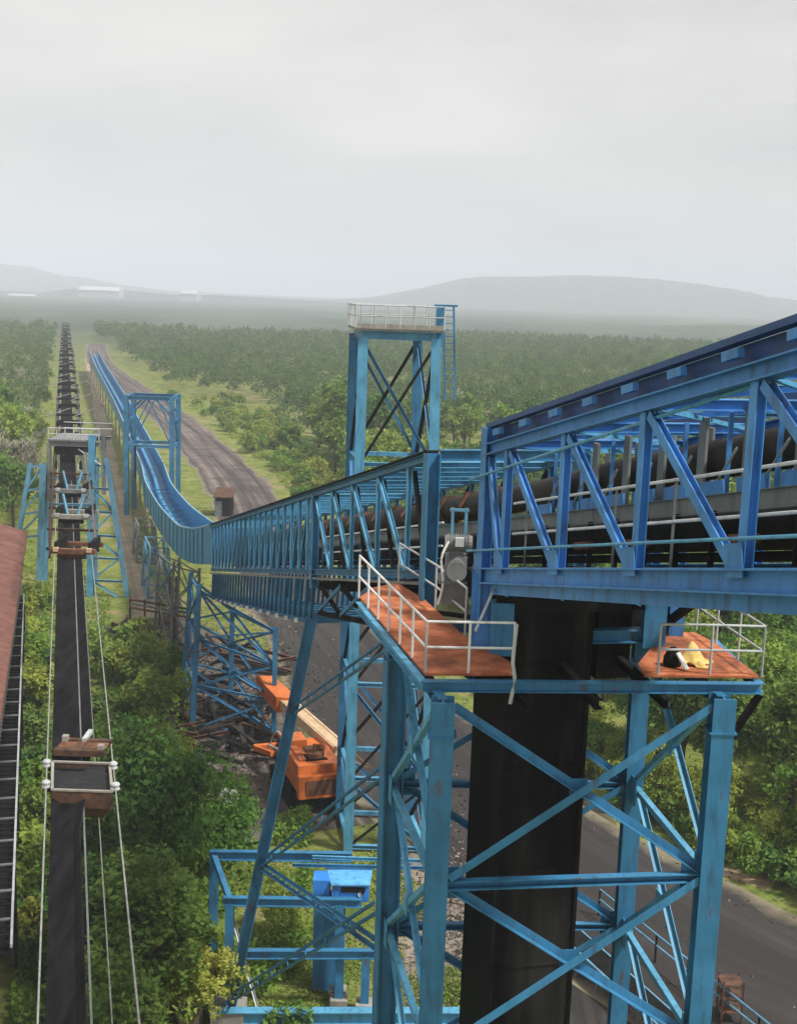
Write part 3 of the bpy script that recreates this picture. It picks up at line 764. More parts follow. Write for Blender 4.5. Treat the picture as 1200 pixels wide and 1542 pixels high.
def bents():
    T = thing('trestle_bent', 'four legged blue trestle at the low end of the teal ribs', 'trestle', on(340, 1120))
    legs = [ground_leg(300, 880, 80, 290, 80), ground_leg(415, 945, 80, 412, 80), ground_leg(350, 915, 86, 347, 86), ground_leg(288, 862, 86, 275, 86)]
    leg_set(T, legs, TEAL, 0.30, [0.04, 0.36, 0.68, 0.98], 0.14)
    T = thing('trestle_bent', 'slim blue trestle under the curved trough beside the rusty poles', 'trestle', on(245, 1000))
    legs = [ground_leg(262, 846, 97, 255, 97), ground_leg(300, 856, 97, 300, 97), ground_leg(270, 840, 103, 266, 103), ground_leg(240, 828, 103, 233, 103)]
    leg_set(T, legs, GREY, 0.20, [0.05, 0.5, 0.97], 0.10)
    for lb, Yq, xw in (('grey blue trestle under the lowest part of the curved trough', 116, (222, 258, 250, 214)), ('far dark trestle under the trough beside the dirt track', 131, (205, 238, 232, 200))):
        zt_ = EYE.z - (24.1 if Yq < 120 else 25.0)
        T = thing('trestle_bent', lb, 'trestle', on(xw[0], 890))
        legs = []
        for k, (xx, dy) in enumerate(zip(xw, (0, 0, 5, 5))):
            _, g_ = ground_leg(xx, 800, Yq + dy, xx, Yq + dy); legs.append((V((g_.x + (.3 if k in (0, 3) else -.3), g_.y, zt_)), g_))
        leg_set(T, legs, (FADED, GREY)[Yq > 120], 0.20, [0.0, 0.5, 0.97], 0.11)
    T = thing('pipe_rack', 'thin rusty pipe rack running low across the dirt behind the trestle legs', 'pipe rack', on(230, 900))
    a_, b_ = on(196, 915, 2.4), on(285, 930, 2.4)
    for dz in (0, .35, .7): make('pipe', MB().path([a_ + UP * dz, b_ + UP * dz], 0.10, 8), (RUST, GREY, RUSTY2)[int(dz * 3) % 3], T)
    for k in range(5):
        p = lerp(a_, b_, k / 4); make('post', MB().beam(V((p.x, p.y, 0)), p + UP * .9, 0.14, 0.14, 'I'), RUSTY2, T)
bents()

# ------------------------------------------------------------------ lattice tower behind the gallery
def lattice_tower():
    tops = [(547, 508, 62.6), (657, 508, 62.6), (629, 508, 67), (533, 508, 67)]
    base = [(524, 62.6), (640, 62.6), (618, 67), (512, 67)]
    legs = []
    ztop = at(600, 508, 62.6).z
    for (x, y, Y), (xb, Yb) in zip(tops, base):
        a = at(x, y, Y); a = V((a.x, a.y, ztop)); _, b = ground_leg(x, y, Y, xb, Yb); legs.append((a, b))
    T = thing('lattice_tower', 'tall blue lattice tower with a railed top standing against the forest', 'tower', V((-0.5, 68, 0)))
    n = 4
    for i, (a, b) in enumerate(legs): member(T, 'leg', b, a, 0.50, 0.42, LTEAL if i < 2 else TEAL, 'I', up=V((0, 1, 0)))
    P = lambda i, t: lerp(legs[i % n][0], legs[i % n][1], t)
    rg = [0.0, 0.235, 0.45, 0.66, 0.85, 0.99]
    for i in range(n):
        for j in range(len(rg) - 1):
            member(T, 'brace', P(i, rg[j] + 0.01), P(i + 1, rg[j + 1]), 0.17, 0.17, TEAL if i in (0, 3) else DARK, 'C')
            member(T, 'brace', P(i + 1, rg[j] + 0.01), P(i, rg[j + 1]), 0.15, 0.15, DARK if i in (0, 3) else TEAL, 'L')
            member(T, 'strut', P(i, rg[j + 1]), P(i + 1, rg[j + 1]), 0.22, 0.22, LTEAL, 'C')
        member(T, 'cap_beam', P(i, -0.004), P(i + 1, -0.004), 0.30, 0.45, LTEAL if i == 0 else TEAL)
    A = [legs[i][0] for i in range(4)]
    poly = [A[0] + V((-.35, -.45, 0)), A[1] + V((.35, -.45, 0)), A[2] + V((.45, .45, 0)), A[3] + V((-.35, .45, 0))]
    make('platform', MB().slab(poly, ztop + 0.30, ztop + 0.44), GREY, T)
    make('kerb_plate', MB().beam(poly[0] + UP * 0.52, poly[1] + UP * 0.52, 0.05, 0.24, 'box'), CONC, T)
    zr = ztop + 0.44
    for i in range(4):
        p, q = poly[i], poly[(i + 1) % 4]
        for h in (1.1, 0.58): make('handrail', MB().path([xyz(p, zr + h), xyz(q, zr + h)], 0.032), GALV, T)
        for k in range(6): c = lerp(p, q, k / 6); make('rail_post', MB().path([xyz(c, zr), xyz(c, zr + 1.1)], 0.035), GALV, T)
    # caged ladder on the right
    l0 = A[1] + V((0.55, 0.2, 0))
    ld = MB()
    for s in (-0.25, 0.25): ld.beam(l0 + V((s, 0, 1.6)), l0 + V((s + 0.25, 0, -3.0)), 0.10, 0.10, 'box')
    for k in range(14): ld.beam(l0 + V((-.25 + k * .018, 0, 1.4 - k * .32)), l0 + V((.25 + k * .018, 0, 1.4 - k * .32)), 0.04, 0.04, 'box')
    make('ladder', ld, TEAL, T)
    make('ladder_head', MB().beam(l0 + V((-0.7, 0, 1.62)), l0 + V((0.45, 0, 1.62)), 0.12, 0.10, 'box').box(l0 + V((-0.42, 0, 0.6)), (0.36, 0.36, 2.0)), TEAL, T)
lattice_tower()

# ------------------------------------------------------------------ curved trough and the long conveyor
TR = []
for Y, zz in ((84, -18.45), (90, -19.8), (96, -21.1), (102, -22.2), (110, -23.5), (118, -24.3), (126, -24.85), (135, -25.1), (146, -25.0), (162, -24.9), (185, -24.8), (215, -24.7), (250, -24.6), (300, -24.4), (360, -24.2), (430, -24.0)):
    xs = {84: 309}
    TR.append((Y, zz))
def trx(Y):
    pts = [(84, gal(84, 0.1).x), (102, -17.4), (118, -21.7), (133, -26.0), (148, -30.3), (165, -34.3), (247, -56.3), (410, -101.5), (440, -109)]
    for (a, xa), (b, xb) in zip(pts, pts[1:]):
        if a <= Y <= b: return xa + (xb - xa) * (Y - a) / (b - a)
    return pts[-1][1]
def trough():
    T = thing('covered_conveyor', 'smooth blue sided trough curving down and running far off beside the haul road', 'conveyor', V((trx(120), 120, 0)))
    line = smooth_line([V((trx(Y), Y, EYE.z + z)) for Y, z in TR], 3.0)
    rows_l, rows_r, floor_, rl_, rr_ = [], [], [], [], []
    for i, p in enumerate(line):
        a = line[min(i + 1, len(line) - 1)] - line[max(i - 1, 0)]; a.z = 0; a.normalize()
        s = V((a.y, -a.x, 0)); wd = 3.9 - 1.0 * min(1, max(0, (p.y - 84) / 60)); h = 2.75 - 0.5 * min(1, max(0, (p.y - 120) / 60))
        for rows, off, d in ((rows_l, 0.0, 0.10), (rows_r, wd, -0.10)):
            rows.append([p + s * off, p + s * off + UP * h, p + s * (off + d) + UP * h, p + s * (off + d)])
        floor_.append([p + s * 0.1 + UP * 0.1, p + s * (wd - 0.1) + UP * 0.1, p + s * (wd - 0.1) + UP * 0.2, p + s * 0.1 + UP * 0.2])
        rl_.append(p + UP * (h + 0.04) + s * 0.03); rr_.append(p + UP * (h + 0.04) + s * (wd - 0.03))
    k = next(i for i, p in enumerate(line) if p.y > 150)
    make('side_wall', MB().loft(rows_l), CLAD, T); make('side_wall', MB().loft(rows_r), CLAD, T)
    make('floor_plate', MB().loft(floor_), CLAD, T)
    make('edge_rail', MB().path(rl_, 0.085, 6), EDGE, T); make('edge_rail', MB().path(rr_, 0.085, 6), EDGE, T)
    for i in range(2, k, 1):
        a = line[i + 1] - line[i]; a.z = 0; a.normalize(); s = V((a.y, -a.x, 0)); p = line[i]
        wd = 3.9 - 1.0 * min(1, max(0, (p.y - 84) / 60))
        make('cross_tie', MB().beam(p + s * 0.1 + UP * 1.15, p + s * (wd - 0.1) + UP * 1.15, 0.10, 0.10, 'C'), LTEAL, T)
        h = 2.75 - 0.5 * min(1, max(0, (p.y - 120) / 60))
        make('wall_stiffener', MB().beam(p - s * 0.04 + UP * 0.05, p - s * 0.04 + UP * (h - 0.05), 0.09, 0.07, 'box', up=s), (CLAD if i % 2 else TEAL), T)
    make('belt', MB().path([p + UP * 0.75 + V((1.6, 0.4, 0)) for p in line[:]], 0.3, 8), CLAD, T, True)
    i = 0
    last = 0
    for p in line:
        if p.y > 150 and p.y - last > 14:
            last = p.y
            make('support_leg', MB().beam(V((p.x + 0.2, p.y, 0)), p + V((0.2, 0, 0)), 0.22, 0.22, 'I').beam(V((p.x + 2.6, p.y + 0.6, 0)), p + V((2.6, 0.6, 0)), 0.22, 0.22, 'I').beam(V((p.x + 0.2, p.y, 1.0)), p + V((2.6, 0.6, -0.3)), 0.10, 0.10, 'L'), CONC, T)
    # portal frame
    P = thing('portal_frame', 'blue portal frame straddling the trough near the haul road', 'portal', V((-31, 160, 0)))
    Y = 160
    xl, xr = at(190, 640, Y).x, at(259, 640, Y).x
    zt = at(225, 596, Y).z; zm = at(225, 672, Y).z
    for Yq in (Y, Y + 4.5):
        for x in (xl, xr):
            member(P, 'column', V((x, Yq, 0)), V((x, Yq, zt)), 0.58, 0.5, TEAL, 'I', up=V((0, 1, 0)))
        member(P, 'top_beam', V((xl, Yq, zt - 0.3)), V((xr, Yq, zt - 0.3)), 0.35, 0.5, TEAL)
        member(P, 'cross_beam', V((xl, Yq, zm)), V((xr, Yq, zm)), 0.3, 0.4, LTEAL)
        member(P, 'lattice_bar', V((xl, Yq, zm)), V(((xl + xr) / 2, Yq, zt - .5)), 0.16, 0.16, TEAL, 'L')
        member(P, 'lattice_bar', V((xr, Yq, zm)), V(((xl + xr) / 2, Yq, zt - .5)), 0.16, 0.16, TEAL, 'L')
        member(P, 'knee', V((xl, Yq, zt - 2.5)), V((xl + 2.0, Yq, zt - 0.5)), 0.25, 0.25, TEAL, 'L')
        member(P, 'knee', V((xr, Yq, zt - 2.5)), V((xr - 2.0, Yq, zt - 0.5)), 0.25, 0.25, TEAL, 'L')
    for x in (xl, xr):
        member(P, 'side_beam', V((x, Y, zt - 0.3)), V((x, Y + 4.5, zt - 0.3)), 0.3, 0.5, TEAL)
        member(P, 'side_beam', V((x, Y, zm)), V((x, Y + 4.5, zm)), 0.3, 0.4, TEAL)
        member(P, 'side_brace', V((x, Y, zt - 0.5)), V((x, Y + 4.5, zm)), 0.2, 0.2, TEAL, 'L')
        for z_ in (zm + (zt - zm) * .5,): member(P, 'side_beam', V((x, Y, z_)), V((x, Y + 4.5, z_)), 0.3, 0.3, TEAL)
    member(P, 'hanger', V((xl + 1.2, Y - 0.3, zm)), V((xl + 1.2, Y - 0.3, zm - 4.0)), 0.22, 0.22, DARK, 'I')
trough()

# ------------------------------------------------------------------ low blue frame with the feeder
def low_frame():
    T = thing('service_frame', 'low blue beam and post frame in the grass under the slanting leg', 'steel frame', on(420, 1500))
    g = at
    Yb, Ym, Yf = 50.5, 48.4, 46.9
    member(T, 'top_beam', g(316, 1288, Yb), g(530, 1291, Yb), 0.26, 0.40, TEAL)
    member(T, 'top_rail', g(470, 1291, Yb - .3), g(660, 1298, Yb - .3), 0.10, 0.14, LTEAL)
    member(T, 'top_rail', g(440, 1303, Yb - .8), g(660, 1308, Yb - .8), 0.10, 0.14, TEAL)
    member(T, 'middle_beam', g(336, 1357, Ym), g(545, 1360, Ym), 0.28, 0.36, TEAL)
    member(T, 'middle_beam', g(368, 1437, Yf + .6), g(570, 1437, Yf + .6), 0.28, 0.36, TEAL)
    a, b = on(330, 1532, 0.5), on(695, 1532, 0.5)
    member(T, 'base_beam', a, b, 0.45, 0.60, LTEAL)
    for px, Yq, py in ((322, Yb, 1290), (346, Ym, 1360), (512, Ym, 1362), (551, Yf + .6, 1440), (512, Yf + .9, 1440)):
        p = g(px, py, Yq); pst = member(T, 'post', V((p.x, p.y, 0.35)), p, 0.34, 0.32, TEAL, 'I', up=V((0, 1, 0)))
        make('footing', MB().box(V((p.x, p.y, 0.2)), (0.7, 0.7, 0.5)), CONC, pst)
    member(T, 'diagonal_bar', g(325, 1290, Yb - .2), g(388, 1520, Yf), 0.10, 0.10, GALV, 'L')
    member(T, 'diagonal_bar', g(528, 1310, Yb - .8), g(542, 1350, Ym), 0.08, 0.08, GALV, 'L')
    member(T, 'cross_beam', g(322, 1290, Yb), g(346, 1357, Ym), 0.22, 0.28, TEAL)
    Y1, Y2 = 48.6, 50.0
    F = thing('feeder_box', 'bright blue sheet metal feeder box with sloping lid on the low frame', 'feeder', V((g(525, 1345, Y1).x, Y1 + .7, 0)))
    l, r_ = g(500, 1332, Y1), g(556, 1332, Y1); bl_, br_ = g(490, 1306, Y2), g(562, 1306, Y2); zb = g(525, 1358, Y1).z
    body = make('body', MB().hexa([V((l.x, Y1, zb)), V((r_.x, Y1, zb)), V((r_.x, Y2, zb)), V((l.x, Y2, zb)), l - UP * .06, r_ - UP * .06, V((r_.x, Y2, br_.z - .1)), V((l.x, Y2, bl_.z - .1))]), HOPB, F)
    make('lid', MB().hexa([l + V((-.03, -.1, -.04)), r_ + V((.03, -.1, -.04)), br_, bl_, l + V((-.03, -.1, .02)), r_ + V((.03, -.1, .02)), br_ + UP * .06, bl_ + UP * .06]), HOPL, F)
    c = (l + r_) / 2
    make('opening', MB().box(V((c.x + .1, Y1 - .02, c.z - .24)), (1.0, 0.05, 0.24)), DARK, body)
    make('side_bin', MB().box(V((l.x - 0.45, Y1 + .6, zb + 0.35)), (0.7, 0.9, 0.9)), HOPB, F)
    make('support', MB().box(V((l.x - 0.1, Y1 + .7, zb / 2 - .02)), (1.3, 0.8, zb - .1)), TEAL, F)
low_frame()

# ------------------------------------------------------------------ orange drilling machine and scrap
def machine():
    p0, p1 = on(482, 1218, 0), on(398, 1092, 0)
    d = (p1 - p0); d.z = 0; L = d.length; d.normalize(); s = V((d.y, -d.x, 0))
    c = p0 + d * 2.0
    T = thing('crawler_machine', 'weathered orange tracked machine with a long tan boom parked under the gallery', 'machine', V((c.x, c.y, 0)))
    def P(f, r_, z): return p0 + d * f * 1.2 + s * r_ * 1.3 + UP * z * 1.05
    for r_ in (-1.05, 1.05):
        ring = []
        prof_ = [(0.2, 0.0), (4.0, 0.0), (4.5, 0.35), (4.4, 0.75), (4.0, 0.95), (0.2, 0.95), (-0.2, 0.7), (-0.3, 0.35)]
        make('crawler_track', MB().loft([[P(f, r_ - 0.28, z + 0.03) for f, z in prof_], [P(f, r_ + 0.28, z + 0.03) for f, z in prof_]]), DARK, T)
    def block(n, f0, f1, r0, r1, z0, z1, m, tf=0.0, par=None):
        return make(n, MB().hexa([P(f0, r0, z0), P(f0, r1, z0), P(f1, r1, z0), P(f1, r0, z0), P(f0 + tf, r0, z1), P(f0 + tf, r1, z1), P(f1 - tf, r1, z1), P(f1 - tf, r0, z1)]), m, par or T)
    block('chassis', -0.3, 4.4, -1.1, 1.1, 0.9, 1.25, DARK)
    hood = block('engine_hood', -0.6, 2.0, -1.15, 0.75, 1.25, 2.75, ORANGE, 0.10)
    block('counterweight', -1.0, -0.55, -1.2, 1.2, 1.1, 2.3, ORANGE, 0.05)
    block('engine_bay', 0.0, 0.9, -0.7, 0.3, 2.755, 2.80, DARK, 0.0, hood)
    block('engine_bay', 1.1, 1.8, -0.4, 0.5, 2.755, 2.90, RUST, 0.05, hood)
    block('engine_block', 0.15, 0.7, -0.5, 0.1, 2.80, 3.0, RUST, 0.05, hood)
    make('air_pipe', MB().path(smooth_line([P(0.2, .2, 2.8), P(0.6, .35, 3.2), P(1.2, .3, 3.1), P(1.6, .1, 2.9)], .2), .10, 8), ORANGE, hood)
    block('rear_grille', -1.03, -1.0, -0.9, 0.5, 1.3, 2.1, RUST)
    cab = block('cab', 2.2, 3.6, -1.15, -0.1, 1.25, 3.0, ORANGE, 0.08)
    block('cab_window', 2.5, 3.3, -1.19, -1.1, 2.0, 2.75, DARK, 0.0, cab)
    block('side_box', 2.2, 4.2, 0.0, 0.9, 1.25, 2.3, ORANGE, 0.05)
    make('exhaust', MB().path([P(0.5, -0.2, 2.9), P(0.5, -0.2, 3.5)], 0.08), RUST, T)
    for f in (0.1, 0.9, 1.5):
        block('hood_hatch', f, f + 0.5, -0.95, -0.65, 2.76, 2.86, ORANGE, 0.0, hood)
    b0, b1 = on(550, 1164, 2.2), on(398, 1030, 3.0)
    bm = MB()
    for dx in (-.36, .36):
        for dz in (-.3, .3): bm.beam(b0 + V((dx, 0, dz)), b1 + V((dx, 0, dz)), 0.10, 0.10, 'L')
    bm.beam(lerp(b0, b1, .22), lerp(b0, b1, .86), 0.95, 0.62, 'box')
    make('boom', bm, TAN, T)
    lac = MB()
    for k in range(15):
        p_, q_ = lerp(b0, b1, k / 15), lerp(b0, b1, (k + 1) / 15); sg = 1 if k % 2 else -1
        lac.beam(p_ + V((-.26 * sg, 0, .26)), q_ + V((.26 * sg, 0, .26)), 0.06, 0.06, 'box')
    make('boom_lacing', lac, TAN, T)
    make('boom_head', MB().hexa([lerp(b0, b1, f) + V((x_, y_, z_)) for z_ in (-.5, .5) for f, x_, y_ in ((.74, -.7, -.2), (.74, .7, -.2), (1.0, .6, .2), (1.0, -.6, .2))]), ORANGE, T)
    for k in range(5):
        make('hose', MB().path(smooth_line([P(4.0, -.6 + k * .25, 2.2), P(5.0 + .2 * k, -.9 + k * .3, 2.5 - .2 * k), P(6.2, -1.0 + .35 * k, 1.1)], 0.3), 0.05, 6), (GALV, DARK, WHITE)[k % 3], T)
    for q in ((4.0, -0.9), (4.3, -0.3)):
        make('hydraulic_arm', MB().path([P(q[0] - 0.6, q[1], 1.9), P(q[0] + 1.9, q[1] - 0.2, 1.3)], 0.09), GALV, T)
    make('front_frame', MB().beam(P(4.4, -1.2, 1.4), P(6.4, -1.6, 1.0), 0.3, 0.3, 'box').beam(P(4.4, 0.6, 1.4), P(6.4, 0.2, 1.0), 0.3, 0.3, 'box').beam(P(6.4, -1.7, 1.0), P(6.4, 0.3, 1.0), 0.35, 0.35, 'box'), ORANGE, T)
machine()

def scrap():
    rnd = random.Random(21)
    k = 0
    kinds = ['rusty bent beam lying on the scrap heap beside the trestle', 'dark steel girder dumped in the dirt yard', 'broken channel lying among the debris']
    for i in range(92):
        px = rnd.uniform(255, 425); py = rnd.uniform(980, 1150)
        if i > 70: px, py = rnd.uniform(165, 262), rnd.uniform(938, 985)
        b = on(px, py, 0)
        a = rnd.uniform(0, math.pi); L = rnd.uniform(1.6, 5.0) if i <= 70 else rnd.uniform(0.7, 2.2)
        d = V((math.cos(a), math.sin(a), rnd.uniform(-0.02, 0.22)))
        z0 = rnd.uniform(0.12, 0.7)
        kd = i % 3
        o = make('scrap_beam', MB().beam(b + UP * z0 - d * L * .5, b + UP * (z0 + 0.15) + d * L * .5, rnd.uniform(.15, .35), rnd.uniform(.18, .4), ('I', 'C', 'box')[kd]), (RUSTY2, DARK, PIPE)[kd])
        tag(o, kinds[kd], 'scrap metal', 'scrap beams in the dirt yard under the trestle')
    T = thing('rusty_pole', 'pair of rusty lattice poles standing in the dirt beside the trough', 'pole', on(262, 955))
    for px in (256, 266):
        b = on(px, 958, 0); t = at(px + 1, 868, b.y)
        make('pole_shaft', MB().beam(b, V((b.x, b.y, t.z)), 0.22, 0.22, 'box'), RUST, T)
    for k in range(5):
        b = on(256, 958, 0); e = on(266, 958, 0); make('tie_plate', MB().beam(b + UP * (0.8 + k), e + UP * (0.9 + k), 0.12, 0.12, 'box'), RUST, T)
    b = on(345, 1210, 0)
    o = make('white_sheet', MB().hexa([b + V(p) for p in ((-0.7, -0.5, 0), (0.3, -0.7, 0), (0.6, 0.6, 0), (-0.3, 0.5, 0), (-0.5, -0.3, 0.9), (0.2, -0.5, 1.0), (0.4, 0.4, 0.7), (-0.2, 0.3, 0.8))]), WHITE)
    tag(o, 'crumpled white sheet on the ground beside the big dark tree', 'sheet')
scrap()

def hut():
    b = on(338, 775, 0); Y = b.y
    T = thing('roadside_hut', 'small dark hut with brown roof beside the haul road', 'hut', V((b.x, b.y, 0)))
    s = Y / 1900
    w_ = 27 * s
    make('wall', MB().box(V((b.x, Y, 1.25)), (w_ * .85, 3.0, 2.5)), DARK, T)
    make('roof', MB().hexa([V((b.x + x_ * w_ * .55, Y + y_ * 1.9, z_ + (.7 if y_ > 0 else 0))) for z_ in (2.5, 2.64) for x_, y_ in ((-1, -1), (1, -1), (1, 1), (-1, 1))]), RUSTY2, T)
    make('door', MB().box(V((b.x - 0.6, Y - 1.52, 1.0)), (0.9, 0.06, 2.0)), GREY, T)
hut()

# ------------------------------------------------------------------ the rope conveyor on the left
ROPE_Z = EYE.z - 16.0
def rx(Y, side):                       # x of the two ropes at distance Y
    return -0.2668 * Y + 0.34 + 1.12 * side
def ropeway():
    T = thing('rope_conveyor', 'long black flat belt hung between pale carrying ropes above the trees', 'conveyor', V((rx(60, 0), 60, ROPE_Z)))
    Y0, Y1 = 14, 470
    n = 60
    ys = [Y0 + (Y1 - Y0) * (k / n) ** 1.6 for k in range(n + 1)]
    for s in (-1, 1):
        make('carrying_rope', MB().path([V((rx(Y, s) + (0.0 if s < 0 else 0.0), Y, ROPE_Z)) for Y in ys], 0.027, 6), ROPE, T)
    make('stay_rope', MB().path([V((rx(Y, 1) - 0.55, Y, ROPE_Z - 0.9)) for Y in ys if Y < 110], 0.018, 5), ROPE, T)
    make('stay_rope', MB().path([V((rx(Y, 1) - 1.05, Y, ROPE_Z - 0.35)) for Y in ys if Y < 110], 0.03, 5), GREY, T)
    def lb(Y, x0, x1, z): return [V((rx(Y, -1) + x0, Y, z)), V((rx(Y, -1) + x1, Y, z)), V((rx(Y, -1) + x1, Y, z - 0.05)), V((rx(Y, -1) + x0, Y, z - 0.05))]
    make('belt', MB().loft([[V((rx(Y, -1) + x, Y, ROPE_Z - 0.35 + dz)) for x, dz in [(0.16 + q_ * (0.92 if Y < 37 else 0.92 + 0.55 * min(1, (Y - 37) / 5)), z_) for q_, z_ in ((0, .16), (.04, .16), (.25, 0), (.75, 0), (.96, .16), (1, .16), (.75, -.05), (.25, -.05))]] for Y in ys]), BELT, T)
    make('return_belt', MB().loft([[V((rx(Y, -1) + x, Y, ROPE_Z - 1.5 + dz)) for x, dz in ((0.15, 0), (0.95, 0), (0.95, -.05), (0.15, -.05))] for Y in ys]), BELT, T)
    # axle frames every few metres carry the belt
    Y = 20.0
    while Y < 115:
        Y += 7.0
    def pulley(c, T_):
        make('pulley', MB().path([c + V((0, 0, z_)) for z_ in (-.15, -.11, -.06, -.02, .02, .07, .12, .16)], [.06, .12, .15, .11, .11, .15, .12, .05], 14), GALV, T_, True)
    # coal tray
    Yt = 39.3
    TT = thing('coal_tray', 'open steel tray filled with coal hung across the two ropes', 'tray', V((rx(Yt, 0), Yt, ROPE_Z)))
    z = ROPE_Z + 0.05
    x0, x1 = -0.92, 1.0
    cx = lambda y: rx(y, 0)
    y0, y1 = Yt - 1.15, Yt + 1.25
    for a, b in [((p[0] + cx(p[1]), p[1]), (q[0] + cx(q[1]), q[1])) for p, q in (((x0, y0), (x1, y0)), ((x1, y0), (x1, y1)), ((x1, y1), (x0, y1)), ((x0, y1), (x0, y0)))]:
        sp = make('side_plate', MB().beam(V((a[0], a[1], z - 0.28)), V((b[0], b[1], z - 0.28)), 0.05, 0.55, 'box'), RUSTY2, TT)
        make('rim', MB().beam(V((a[0], a[1], z + 0.03)), V((b[0], b[1], z + 0.03)), 0.09, 0.06, 'box'), CONC, sp)
    rnd = random.Random(8); g = 10; mb = MB()
    for i in range(g + 1):
        for j in range(g + 1):
            mb.v.append(V((x0 + (x1 - x0) * i / g + cx(y0 + (y1 - y0) * j / g), y0 + (y1 - y0) * j / g, z - 0.12 + rnd.uniform(-.03, .03) + 0.06 * math.sin(i * .6) * math.sin(j * .5))))
    for i in range(g):
        for j in range(g): a = i * (g + 1) + j; mb.f.append((a, a + g + 1, a + g + 2, a + 1))
    make('coal_fill', mb, COAL, TT)
    make('hopper_bottom', MB().hexa([V((x_ + cx(y_), y_, z_)) for x_, y_, z_ in ((x0 + .3, y0 + .3, z - 1.0), (x1 - .3, y0 + .3, z - 1.0), (x1 - .3, y1 - .3, z - 1.0), (x0 + .3, y1 - .3, z - 1.0), (x0, y0, z - .56), (x1, y0, z - .56), (x1, y1, z - .56), (x0, y1, z - .56))]), RUSTY2, TT)
    for Yq in (Yt - 0.8, Yt + 1.0):
        make('axle', MB().path([V((rx(Yq, -1), Yq, z - 0.15)), V((rx(Yq, 1), Yq, z - 0.15))], 0.06), DARK, TT)
        for s in (-1, 1): pulley(V((rx(Yq, s), Yq, ROPE_Z + 0.10)), TT)
    # scraper carriage behind the tray
    Yc = 41.6
    CC = thing('belt_carriage', 'rusty carriage with pale end blocks just beyond the coal tray', 'carriage', V((rx(Yc, 0), Yc, ROPE_Z)))
    make('cross_frame', MB().box(V((rx(Yc, 0), Yc, z)), (1.75, 0.30, 0.22)).box(V((rx(Yc, 0), Yc + 1.0, z)), (1.75, 0.25, 0.2)).box(V((rx(Yc, 0) - .1, Yc + .5, z - .02)), (0.3, 1.1, 0.2)), RUSTY2, CC)
    make('deck_plate', MB().box(V((rx(Yc, 0) + 0.45, Yc + 0.5, z + 0.02)), (0.75, 0.75, 0.06)).box(V((rx(Yc, 0) - 0.55, Yc + 0.5, z + 0.02)), (0.6, 0.75, 0.06)), RUST, CC)
    for s in (-1, 1): make('end_block', MB().box(V((rx(Yc, 0) + s * 0.72, Yc + (0.9 if s < 0 else 0.1), z + 0.16)), (0.20, 0.24, 0.2)), CONC, CC)
    make('link', MB().box(V((rx(Yc, 0) - .05, Yc + 1.3, z + .12)), (0.16, 1.0, 0.14)), GALV, CC)
    labels = ['rusty carriage with two lamps at the near foot of the pylon', 'belt carriage framed between the pylon legs', 'belt carriage just below the pylon head']
    for k, Yq in enumerate((74.5, 86, 97)):
        D = thing('belt_carriage', labels[k], 'carriage', V((rx(Yq, 0), Yq, ROPE_Z)))
        for dy, sz_ in ((0, (2.7, 0.35, 0.30)), (2.2, (2.6, 0.3, 0.26))): make('cross_frame', MB().box(V((rx(Yq, 0), Yq + dy, z + .1)), sz_), (RUST, CONC, GREY)[k], D)
        for s in (-1, 1): make('side_frame', MB().box(V((rx(Yq, s) - 0.1 * s, Yq + 1.1, z + .3)), (0.18, 2.4, 0.7)), DARK, D)
        make('scraper_plate', MB().box(V((rx(Yq, 0) - .1, Yq + .2, z - .15)), (1.7, 0.12, 0.5)), RUST if k == 0 else DARK, D)
        for s in (-1, 1): make('end_block', MB().box(V((rx(Yq, 0) + s * 1.0, Yq - 0.15, z + 0.22)), (0.28, 0.28, 0.24)), TAN if k == 0 else GALV, D)
        if k:
            for s in (-1, 1): make('guide_arm', MB().beam(V((rx(Yq, 0) + s * 0.75, Yq + .5, z + 1.6)), V((rx(Yq, 0) + s * 0.35, Yq + .2, z + .2)), 0.14, 0.14, 'box'), FADED, D)
ropeway()

